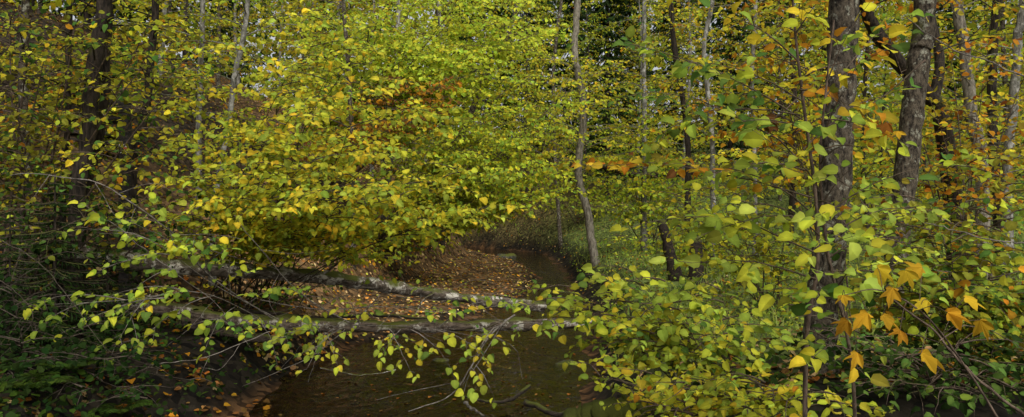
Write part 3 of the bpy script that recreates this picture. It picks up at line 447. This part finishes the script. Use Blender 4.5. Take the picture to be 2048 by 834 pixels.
leafy('sparse leafy branch lying along the top of the far log', [[(660, 560, 10.4), (800, 612, 9.6), (1000, 610, 9.2)]],
      [((800, 612, 9.6), (940, 640, 9.2)), ((860, 614, 9.4), (1020, 590, 9)), ((700, 590, 9.8), (630, 625, 9.4)), ((760, 604, 9.6), (720, 635, 9.2)), ((940, 612, 9.3), (1080, 625, 9)), ((840, 613, 9.5), (840, 560, 9.2)), ((720, 590, 9.8), (780, 545, 9.4))], at(660, 560, 10.4), fresh, ls=.078, sp=.068, tstep=.135, twl=.26, droop=.4, r=.005)
# orange maple sprigs
def maple(label, stem, spots, pal, size, base):
    root = thing('maple_sapling', label, 'sapling', base); W = MB(); P = px_curve(stem, 16); tube(W, P, np.linspace(.005, .002, 16), 6)
    for s_ in spots:
        e = at(*s_[:3]); k = np.argmin(((P-e)**2).sum(1)); q = (P[k]+e)/2+UP*.02; tube(W, spline([P[k], q, e], 6), .0014, 4)
    W.build('stem', STEM, root)
    for s_ in spots:
        e = at(*s_[:3])[None]; mb = MB(); an = U(-1.3, 1.3)
        D = np.array([[math.sin(an)*.9, -.3, -.4+U(-.3, .3)]]); Nn = norm(np.array([[U(-.4, .4), -.6, .7+U(-.3, .3)]]))
        leaves(mb, e, D, Nn, np.array([size*U(.75, 1.15)]), cols(1, pal, .12), MAPLE); mb.build('leaf', LEAFB, root)
    return root
gold = (.56, .35, .026)
maple('maple sapling with big golden star shaped leaves at lower right', [(2010, 860, 2.9), (1935, 740, 2.9), (1850, 630, 2.85), (1760, 580, 2.8), (1690, 590, 2.8)],
      [(1755, 535, 2.85), (1810, 540, 2.8), (1735, 625, 2.75), (1800, 660, 2.8), (1855, 600, 2.85), (1930, 595, 2.9), (1843, 705, 2.8), (1715, 705, 2.75), (1845, 535, 2.9), (1685, 590, 2.8), (1765, 630, 2.85), (1960, 640, 2.8), (1785, 575, 2.75), (1895, 625, 2.75), (1695, 640, 2.85)], [(gold, 6), ((.62, .44, .03), 1), ((.46, .26, .02), 2)], .10, (2.05, 2.9, gh(2.05, 2.9)))
maple('withered maple twig with curled rusty leaves between the grey trunks', [(1850, 120, 4), (1770, 190, 4), (1700, 230, 4)], [(1720, 200, 4), (1745, 205, 3.95), (1735, 250, 4), (1760, 258, 4), (1795, 262, 4.05), (1660, 175, 3.95), (1775, 245, 3.95), (1750, 275, 4), (1710, 225, 4)], [(OR, 2), (RB, 3), (gold, 1.4)], .12, at(1850, 120, 4))
maple('withered twig with curled brown leaves in front of the green branch', [(1640, 150, 3.9), (1570, 220, 3.8), (1500, 270, 3.8)], [(1530, 232, 3.8), (1545, 245, 3.8), (1510, 262, 3.78), (1515, 240, 3.8), (1640, 150, 3.8), (1530, 255, 3.8)], [(RB, 3), (BR, 2), (OR, 2)], .09, at(1640, 150, 3.9))

# ------------------------------------------------------------------ logs, branches, stumps
def log(label, pix, r0, r1, mat, stubs=(), name='fallen_log', seg=14, rough=.11, cat='log'):
    P = spline([at(*p) for p in pix], 54); root = thing(name, label, cat, P[0]); W = MB(); P = P+np.cumsum(rng.normal(0, .007, P.shape), 0)
    tube(W, P, np.linspace(r0, r1, 54), seg, (.1, .1, .1), True, rough); W.build('trunk', mat, root)
    for a, b, r in stubs: B = MB(); tube(B, spline([at(*a), (at(*a)+at(*b))/2+rng.normal(0, .05, 3), at(*b)], 9), np.linspace(r, r*.3, 9), 6, (.1, .1, .1)); B.build('broken_branch', mat, root)
    return root
log('nearer fallen log with brown bark and mossy top across the stream', [(120, 580, 9.1), (300, 616, 9.1), (420, 636, 9.1), (560, 648, 9.2), (750, 655, 9.4), (930, 657, 9.5), (1100, 652, 9.7), (1330, 638, 9.8)], .092, .066, LOGN, [((700, 655, 9.5), (760, 590, 9.2), .02), ((900, 660, 9.6), (1010, 640, 9), .015), ((480, 648, 9.3), (430, 700, 9), .02)])
log('farther fallen log with peeling pale bark behind the nearer one', [(130, 500, 8.2), (250, 518, 8.6), (350, 530, 9.), (470, 539, 9.6), (560, 544, 10.1), (680, 556, 10.9), (760, 566, 11.3), (860, 582, 11.7), (960, 598, 12.1), (1090, 614, 12.6)], .10, .08, LOGM, [((640, 552, 10.7), (700, 510, 10.6), .025), ((870, 585, 11.7), (830, 630, 11.4), .02), ((400, 533, 9.4), (470, 490, 9.2), .02)])
log('dark wet branch lying just behind the near log', [(470, 620, 10.2), (600, 628, 10.3), (780, 622, 10.6), (960, 640, 10.8)], .035, .015, LOGD)
log('dark mossy log end lying on the left bank beside the water', [(360, 640, 8.9), (450, 670, 9), (560, 695, 9.1)], .07, .05, LOGD)
def bare(label, pix, r0, r1, mat, side=(), name='bare_branch'):
    P = spline([at(*p) for p in pix], 24); root = thing(name, label, 'branch', P[0]); W = MB(); P = P+np.cumsum(rng.normal(0, .005, P.shape), 0); tube(W, P, np.linspace(r0, r1, 24), 6)
    W.build('stem', mat, root)
    for S in side: B = MB(); Q = spline([at(*p) for p in S], 12); tube(B, Q+np.cumsum(rng.normal(0, .004, (12, 3)), 0), np.linspace(max(.003, min(r0, r1)*.8), .0015, 12), 5); B.build('twig', mat, root)
bare('long pale bare branch arching from the left edge down to the log', [(20, 350, 7.), (90, 350, 7.), (190, 365, 7.), (270, 415, 7.1), (340, 470, 7.4), (420, 560, 8.2), (540, 640, 9.1)], .004, .009, TWIG, [[(190, 365, 7.), (240, 440, 7.), (300, 430, 6.9)], [(270, 415, 7.1), (250, 470, 7.)], [(100, 350, 7.), (60, 400, 6.9), (20, 390, 6.9)], [(340, 470, 7.4), (420, 470, 7.3), (480, 480, 7.3)], [(230, 390, 7), (300, 370, 7), (350, 390, 7)]])
bare('pale bare branch slanting down through the centre to the near log', [(470, 430, 8.), (520, 500, 8.2), (600, 590, 8.8), (700, 650, 9.2)], .004, .009, TWIG, [[(520, 500, 8.2), (600, 510, 8.2), (660, 500, 8.1)], [(600, 590, 8.8), (680, 600, 8.8), (760, 640, 8.6)], [(560, 545, 8.5), (540, 600, 8.4), (560, 640, 8.4)]])
bare('pale forked stick bending down into the water', [(1030, 630, 8.4), (985, 670, 7.8), (945, 740, 7.4), (905, 800, 7.1), (820, 834, 6.9)], .011, .004, TWIG, [[(930, 762, 7.3), (840, 780, 7.1), (750, 800, 7)], [(985, 670, 7.8), (1030, 700, 7.6), (1040, 760, 7.5)]])
bare('thin pale stick lying on the stream left of the forked stick', [(640, 735, 9.1), (720, 742, 9.), (790, 736, 9.1)], .010, .005, LOGN)
bare('dark stick lying in the water near the right bank', [(1050, 805, 7.9), (1110, 825, 7.6), (1180, 800, 7.9)], .035, .02, LOGD)
bare('dark forked stick half sunk below the near log', [(1060, 770, 8.6), (1010, 800, 8.), (930, 795, 8.2)], .025, .012, LOGD)
bare('short pale stick end poking up at the bottom of the stream', [(930, 805, 7.3), (970, 840, 6.9)], .016, .010, TWIG)
bare('thin grey twig looping low on the left bank', [(0, 560, 6.3), (50, 600, 6.3), (70, 640, 6.3), (20, 700, 6.3)], .004, .002, DTWIG, [[(50, 600, 6.3), (110, 560, 6.3)], [(20, 575, 6.3), (80, 540, 6.3), (140, 560, 6.3)]])
bare('fine bare twig reaching over the dark bank to the water', [(300, 730, 6.9), (420, 710, 7.1), (540, 660, 7.6)], .003, .005, TWIG, [[(420, 710, 7.1), (400, 760, 7)], [(480, 690, 7.3), (440, 740, 7.1), (400, 740, 7)]])
bare('fine twig spray sticking out over the water under the near log', [(690, 660, 9.2), (640, 700, 8.6), (560, 740, 8.2), (490, 770, 8)], .006, .002, TWIG, [[(640, 700, 8.6), (620, 760, 8.2)], [(560, 740, 8.2), (600, 690, 8)]])
bare('thin arching twigs between the two logs in the centre', [(760, 650, 9.3), (820, 590, 9), (900, 580, 8.9), (1000, 640, 8.8)], .005, .002, TWIG, [[(820, 590, 9), (800, 540, 8.8)], [(900, 580, 8.9), (960, 560, 8.8), (1040, 590, 8.7)]])
bare('thin pale twig lying along the near log in the centre', [(520, 600, 9), (640, 622, 9), (780, 618, 8.9), (900, 630, 8.8), (1020, 612, 8.8)], .006, .003, TWIG, [[(640, 622, 9), (700, 580, 8.8), (760, 575, 8.8)], [(780, 618, 8.9), (840, 660, 8.7), (900, 690, 8.6)]])
bare('fine pale twigs crossing above the far log near the stream bar', [(700, 560, 10.4), (780, 590, 10), (880, 600, 9.8), (1060, 570, 9.7)], .005, .002, TWIG, [[(780, 590, 10), (760, 540, 9.8), (800, 520, 9.8)], [(880, 600, 9.8), (940, 630, 9.6), (1010, 660, 9.5)], [(960, 588, 9.7), (1000, 540, 9.6)]])
bare('crooked grey twig crossing both logs at the left', [(250, 470, 8.), (340, 540, 8.2), (430, 600, 8.6), (500, 690, 8.6)], .006, .003, TWIG, [[(340, 540, 8.2), (430, 530, 8.3), (500, 560, 8.3)], [(430, 600, 8.6), (380, 660, 8.4), (330, 700, 8.2)]])
bare('fine dark twigs tangled over the near log left of centre', [(420, 670, 8.8), (540, 630, 8.8), (640, 610, 8.7), (740, 640, 8.6)], .005, .002, DTWIG, [[(540, 630, 8.8), (560, 580, 8.6), (620, 560, 8.6)], [(640, 610, 8.7), (680, 660, 8.5), (660, 710, 8.4)], [(480, 650, 8.8), (500, 600, 8.7), (470, 560, 8.6)]])
bare('fine dark twigs tangled over the right end of the near log', [(860, 670, 9), (960, 640, 8.9), (1060, 660, 8.8), (1160, 640, 8.8)], .005, .002, DTWIG, [[(960, 640, 8.9), (940, 600, 8.7), (980, 570, 8.7)], [(1060, 660, 8.8), (1090, 610, 8.7), (1080, 570, 8.6)], [(1000, 650, 8.9), (1060, 700, 8.7), (1130, 720, 8.6)]])
bare('fine pale twigs sprawling over the far log left of centre', [(420, 500, 9), (520, 530, 9.2), (620, 560, 9.4), (700, 610, 9.2)], .005, .002, TWIG, [[(520, 530, 9.2), (580, 500, 9), (640, 510, 9)], [(620, 560, 9.4), (600, 610, 9.2), (540, 640, 9)], [(470, 515, 9.1), (450, 570, 8.9)]])
bare('brown tangled twig over the dark bank left of the ferns', [(0, 480, 6.8), (70, 520, 6.7), (150, 600, 6.4), (210, 700, 6.2)], .005, .002, DTWIG, [[(70, 520, 6.7), (140, 500, 6.6), (210, 530, 6.6)], [(150, 600, 6.4), (110, 660, 6.2)], [(40, 505, 6.7), (20, 580, 6.5)]])
bare('green grey sapling stem slanting across the lower right corner', [(2060, 840, 3.3), (1960, 760, 3.3), (1880, 680, 3.35), (1800, 620, 3.4), (1740, 560, 3.4)], .007, .003, STEM, [[(1880, 680, 3.35), (1960, 650, 3.4), (2060, 700, 3.4)]])
bare('bare twig slanting through the leaves at the upper right edge', [(2070, 160, 4.5), (1980, 120, 4.5), (1900, 100, 4.5), (1800, 40, 4.6)], .005, .003, TWIG)
bare('pale horizontal twig crossing the hazel leaves at the right edge', [(2070, 490, 4.3), (1960, 470, 4.3), (1840, 440, 4.4)], .005, .003, TWIG)
def stump(label, px, Y, top, r, mat, lean=0):
    b = ground_at(px, Y); t = at(px+lean, top, Y); P = spline([b, (b+t)/2, t], 10); root = thing('tree_stump', label, 'stump', b); W = MB(); tube(W, P, np.linspace(r*1.15, r*.8, 10), 10, (.1, .1, .1), True, .06, .4*np.exp(-np.arange(10)*.6)); W.build('trunk', mat, root)
stump('dark leaning stump right of the stream tree', 1355, 14, 440, .10, LOGD, -32)
stump('short dark stump beside the leaning stump', 1392, 13.5, 478, .13, LOGD)
log('low mossy log end at the bottom right of the stream', [(1140, 850, 6.0), (1200, 815, 6.0), (1290, 800, 6.1), (1360, 800, 6.2)], .10, .08, MOSSLOG)
log('dark trunk fallen across the slope in the far right centre', [(1200, 330, 30), (1290, 350, 29), (1400, 345, 28)], .14, .1, LOGD)

def rock(label, px, py, Y, s, sq=.6):
    p = at(px, py, Y); p[2] = max(gh(p[0], p[1]), -.05); bm = bmesh.new(); bmesh.ops.create_icosphere(bm, subdivisions=3, radius=1)
    o3 = Vector((U(0, 50), U(0, 50), 0))
    for v in bm.verts: k = 1+.35*noise.noise(v.co*1.1+o3)+.12*noise.noise(v.co*3+o3); v.co = Vector((v.co.x*k*s, v.co.y*k*s*.8, v.co.z*k*s*sq))
    me = bpy.data.meshes.new('rock'); bm.to_mesh(me); bm.free(); me.materials.append(ROCK)
    for q in me.polygons: q.use_smooth = True
    o = bpy.data.objects.new('rock', me); COL.objects.link(o); o.location = p; tag(o, label, 'rock')
rock('mossy boulder in the far stream bend', 1012, 510, 33, .42)
rock('small stone at the right water edge past the far log', 1120, 592, 17.5, .2)
rock('flat stone beside the small stone at the water edge', 1085, 597, 17, .22, .4)
rock('dark wet stone in the stream left of the forked stick', 880, 720, 10.6, .16, .5)
rock('stone in the riffle just below the near log', 760, 700, 11.4, .13, .5)
rock('rounded wet stone near the right bank under the hazel', 1130, 720, 10.4, .18, .5)

# ferns
FL = tmpl([(0, 0, 0), (.11, .3, 0), (.08, .7, -.02), (0, 1, -.06), (-.08, .7, -.02), (-.11, .3, 0)], [[(0, 1, 2, 3), (0, 3, 4, 5)]], [1]*6)
def fern(label, px, py, Y, size, nf=7):
    p = at(px, py, Y); p[2] = gh(p[0], p[1])+.12; root = thing('fern', label, 'fern', p)
    for f in range(nf):
        an = f*6.283/nf+U(-.3, .3); L = size*U(.75, 1.1); t = np.linspace(0, 1, 16); d = np.array([math.cos(an), math.sin(an), 0])
        R = p+d*(L*.85*t)[:, None]+UP*(L*(.75*t-.6*t*t))[:, None]; R[0, 2] -= .15; mb = MB(); tube(mb, R, np.linspace(.004, .001, 16), 4, (.04, .05, .015))
        sd = np.cross(d, UP); tt = np.repeat(np.linspace(.15, 1, 22), 2); sg = np.tile([1., -1.], 22)
        P = np.stack([np.interp(tt, t, R[:, q]) for q in range(3)], 1); w_ = L*.26*np.sin(np.pi*np.clip(tt*.9+.1, 0, 1))**.8+.005
        D = norm(sd[None]*sg[:, None]+d*.35-UP*.15); n = len(P)
        leaves(mb, P, D, norm(UP+rng.normal(0, .12, (n, 3))), w_, cols(n, [((.06, .105, .016), 2), ((.04, .07, .012), 1.2)], .15), FL); mb.build('frond', LEAFB, root)
fern('fern arching over the dark bank near the left edge', 75, 690, 6.0, .42)
fern('small fern at the foot of the dark bank', 265, 785, 6.2, .32)
fern('small fern in the shade above the orange leaves', 240, 745, 6.5, .32)
fern('fern standing at the top of the dark bank beside the young spruces', 150, 640, 6.6, .4)

# spruces
def spruce_mesh(h, rad, step, nb, nt, tl, tw, z0=.3):
    W = MB(); A = Acc(); tube(W, np.array([[0, 0, h*t] for t in np.linspace(0, 1, 12)]), np.linspace(h*.009+.01, .008, 12), 8, (.06, .045, .035)); B = MB()
    z = z0; st_, en_ = [], []
    while z < h*.985:
        R = rad*(1-z/h)**.8*U(.85, 1.1)
        for k in range(nb):
            an = U(0, 6.28); L = R*U(.75, 1.1); d = np.array([math.cos(an), math.sin(an), 0]); a = np.array([0, 0, z]); q = np.linspace(.12, 1, nt)
            P = a+d*(L*q)[:, None]+UP*(-.28*L*q+.16*L*q*q)[:, None]; st_.append(np.vstack([a[None], P[:-1:3]])); en_.append(np.vstack([P[:-1:3], P[-1:]]))
            sg = np.where(np.arange(nt) % 2 == 0, 1., -1.)[:, None]; sd = np.cross(d, UP)
            D = norm(.6*d+sg*sd*rng.uniform(.3, 1.1, (nt, 1))-UP*rng.uniform(.1, .8, (nt, 1)))
            A.put(P, D, norm(UP+rng.normal(0, .4, (nt, 3))), tl*(1.15-.6*q)*rng.uniform(.7, 1.2, nt)*min(1, L+.25), cols(nt, [((.026, .05, .014), 3), ((.045, .08, .018), 1.5), ((.015, .028, .010), 2)], .2))
        z += step
    prisms(B, np.concatenate(st_), np.concatenate(en_), .012, .008, (.05, .04, .03)); mb = MB()
    t = tmpl([(-tw*.5, 0, 0), (tw*.5, 0, 0), (tw*.35, .6, -.03), (0, 1, -.12), (-tw*.35, .6, -.03)], [[(0, 1, 2, 3, 4)]], [.8, .8, 1, 1.2, 1])
    leaves(mb, *[np.concatenate([d[i] for d in A.d]) for i in range(5)], t); return W, B, mb
def spruce(label, group=None, name='spruce_tree', **k):
    root = thing(name, label, 'tree', (0, 0, 0), group); W, B, L = spruce_mesh(**k); W.build('trunk', DARK, root); B.build('branches', DARK, root); L.build('needles', NEEDLE, root); return root
def dup(root, loc, rz, sc, label=None, group=None):
    r = root.copy(); COL.objects.link(r); r.location = loc; r.rotation_euler = (0, 0, rz); r.scale = (sc, sc, sc)
    if label: r['label'] = label
    if group: r['group'] = group
    for ch in list(root.children): c_ = ch.copy(); COL.objects.link(c_); c_.parent = r
    return r
sp1 = spruce('dark spruce standing far behind the stream bend', 'dark spruces at the back of the wood', h=19, rad=3., step=.42, nb=7, nt=16, tl=.62, tw=.22, z0=1.5)
first = True
for px, Y, sc in [(1215, 40, .95), (1260, 52, 1.1), (1150, 48, 1.), (1080, 55, 1.1), (1010, 52, 1), (1350, 46, 1), (1460, 42, .9), (1540, 50, 1.1), (930, 58, 1.2), (1650, 46, 1), (180, 30, .9), (60, 26, .85), (320, 34, 1.), (-40, 32, 1), (460, 44, 1), (640, 54, 1.1), (1900, 44, .9)]:
    p = ground_at(px, Y); lab = 'dark spruce standing far behind the stream bend' if 900 < px < 1600 else ('dark spruce high on the shaded left slope' if px < 700 else 'dark spruce in the far background at the right')
    grp = 'dark spruces at the back of the wood'+('' if 900 < px < 1600 else (' on the left' if px < 700 else ' on the right'))
    if first: sp1.location = p; sp1['label'] = lab; sp1['group'] = grp; first = False
    else: dup(sp1, p, U(0, 6), sc, lab, grp)
s2 = spruce('young dark spruce on the left bank under the bare branch', None, 'spruce_sapling', h=1.9, rad=.85, step=.10, nb=6, nt=22, tl=.14, tw=.16, z0=.1); s2.location = ground_at(110, 7.7)
dup(s2, ground_at(215, 8.4), 2., .8, 'smaller young spruce right of the taller young spruce')
dup(s2, ground_at(20, 7.1), 4., .75, 'young spruce cut off by the left edge')

# background broadleaf trees (copies of four prototypes)
def proto(name, label, group, pal, mat):
    root = thing(name, label, 'tree', (0, 0, 0), group); W = MB(); B = MB(); A = Acc(); P = spline([(0, 0, -.1), (.15, .05, 3), (-.1, .1, 7), (.1, 0, 11)], 20)
    tube(W, P, np.linspace(.09, .03, 20), 8, (.1, .1, .1)); W.build('trunk', mat, root)
    for i in range(76):
        z = .9+9.8*((i+U(0, 1))/76); p = np.array([np.interp(z, P[:, 2], P[:, 0]), np.interp(z, P[:, 2], P[:, 1]), z]); an = i*2.4+U(-.6, .6); l = U(.9, 2.6)*(1.15-.04*z)
        spray(B, A, p, p+np.array([math.cos(an)*l, math.sin(an)*l, U(-.1, .3)*l]), ls=.105, sp=.074, tstep=.135, twl=.55, pal=pal, r=.012, seg=3, face=.45)
    B.build('branches', mat, root); A.mesh(HEX).build('crown', LEAFB, root); return root
PR = [('birch_tree', 'yellow leaved', yel, PALE), ('maple_tree', 'yellow green leaved', yg, DARK), ('maple_tree', 'orange leaved', org+[(Y_, 3), (OL, 2), (YG, 1)], DARK), ('alder_tree', 'olive leaved', olv, GREY)]
protos = [None]*4; cnt = 0; placed = []
random.seed(5)
for tries in range(1500):
    Y = U(14.5, 50); px = U(-80, 2130); x = (px-1024)/F*Y; edge = float(ip(Y, XC)); hw = float(ip(Y, HW)); d = abs(x-edge)-hw
    if d < 2.2 or any((x-a)**2+(Y-b)**2 < 9.5 for a, b in placed): continue
    if 1130 < px < 1560 and Y < 30: continue
    if 1130 < px < 1560 and random.random() < .2: continue
    if 620 < px < 1130 and Y < 25: continue
    if px < 330 and Y < 18: continue
    if px < 560 and random.random() < .3: continue
    if 330 <= px <= 620 and Y < 18: continue
    placed.append((x, Y)); k = random.choice([0, 0, 1, 1, 1, 2, 3]) if px > 500 else random.choice([0, 2, 3, 3, 1])
    if 600 < px < 1150 and k in (2, 3): k = 1
    zone = 'on the left slope behind the hazel' if px < 700 else ('behind the stream bend' if px < 1300 else 'in the wood behind the grey trunks at right')
    lab = f'{PR[k][1]} background tree {zone}'; grp = f'{PR[k][1]} trees {zone}'; p = (x, Y, gh(x, Y)); sc = U(.85, 1.25); rz = U(0, 6.28)
    if protos[k] is None:
        protos[k] = proto(PR[k][0], lab, grp, PR[k][2], PR[k][3]); o = protos[k]; o.location = p; o.rotation_euler = (0, 0, rz); o.scale = (sc,)*3
    else: dup(protos[k], p, rz, sc, lab, grp)
    cnt += 1
    if cnt >= 54: break
print('bg trees', cnt)

# ------------------------------------------------------------------ stairs and marker post
def box(mb, c_, ax, half):
    c_ = np.array(c_); V = []
    for sx in (-1, 1):
        for sy in (-1, 1):
            for sz in (-1, 1): V.append(c_+ax[0]*sx*half[0]+ax[1]*sy*half[1]+ax[2]*sz*half[2])
    mb.add(V, [np.array([(0, 1, 3, 2), (4, 6, 7, 5), (0, 4, 5, 1), (2, 3, 7, 6), (0, 2, 6, 4), (1, 5, 7, 3)])], (.05, .05, .05))
b = np.array([-7.2, 12.9, gh(-7.2, 12.9)+.05]); dv = norm(np.array([-.62, .78, 0])); sv = np.array([dv[1], -dv[0], 0]); root = thing('wooden_stairs', 'dark wooden steps climbing the left slope behind the marker post', 'stairs', b)
for sgn in (-1, 1):
    mb = MB(); sl_ = norm(dv*.26+UP*.17); nn = np.cross(sv, sl_); box(mb, b+sv*sgn*.52+sl_*1.75-UP*.02, (sl_, sv, nn), (1.9, .03, .09)); mb.build('stringer', WOOD, root)
for k in range(12): mb = MB(); box(mb, b+dv*(.26*k+.1)+UP*(.17*k+.12), (sv, dv, UP), (.485, .14, .025)); mb.build('tread', WOOD, root)
PY = 10.2
pb = ground_at(249, PY); top = at(251, 205, PY); root = thing('marker_post', 'wooden post with white red white trail mark by the steps', 'post', pb)
mb = MB(); X = np.array([1., 0, 0]); Yv = np.array([0, 1., 0]); hh = (top[2]-pb[2])/2; box(mb, (pb+top)/2*[1, 1, 0]+np.array([0, 0, pb[2]+hh]), (X, Yv, UP), (.07, .05, hh))
po = mb.build('post', WOOD, root); bv = po.modifiers.new('bevel', 'BEVEL'); bv.width = .012; bv.segments = 2
mz = at(248, 298, PY)[2]; xc_ = (pb[0]+top[0])/2
for k, m_ in ((-1, WHITE), (0, RED), (1, WHITE)):
    mb = MB(); box(mb, (xc_, PY-.054, mz+k*.04), (X, Yv, UP), (.054, .003, .02)); mb.build('white_stripe' if m_ is WHITE else 'red_stripe', m_, root)

# ------------------------------------------------------------------ light, camera
w = bpy.data.worlds.new('World'); bpy.context.scene.world = w; w.use_nodes = True; nt = w.node_tree; nt.nodes.clear()
sk = nt.nodes.new('ShaderNodeTexSky'); sk.sky_type = 'NISHITA'; sk.sun_disc = False; sk.sun_elevation = math.radians(46); sk.sun_rotation = math.radians(160); sk.dust_density = 4; sk.ozone_density = .5
hs = nt.nodes.new('ShaderNodeHueSaturation'); hs.inputs['Saturation'].default_value = .2; bg = nt.nodes.new('ShaderNodeBackground'); bg.inputs[1].default_value = .15; ou = nt.nodes.new('ShaderNodeOutputWorld')
nt.links.new(sk.outputs[0], hs.inputs['Color']); nt.links.new(hs.outputs[0], bg.inputs[0]); nt.links.new(bg.outputs[0], ou.inputs[0])
ld = bpy.data.lights.new('sun', 'SUN'); ld.energy = 2.15; ld.angle = math.radians(60); ld.color = (1, .98, .92); lo = bpy.data.objects.new('sun', ld); COL.objects.link(lo); lo.rotation_euler = (math.radians(44), 0, math.radians(20))
cd = bpy.data.cameras.new('camera'); cd.lens = 36*F/2048; cd.clip_end = 1000; co = bpy.data.objects.new('camera', cd); COL.objects.link(co); co.location = (0, 0, CZ); co.rotation_euler = (math.radians(90), 0, 0)
sc_ = bpy.context.scene; sc_.camera = co; sc_.view_settings.view_transform = 'Standard'; sc_.view_settings.look = 'None'; sc_.view_settings.exposure = 0
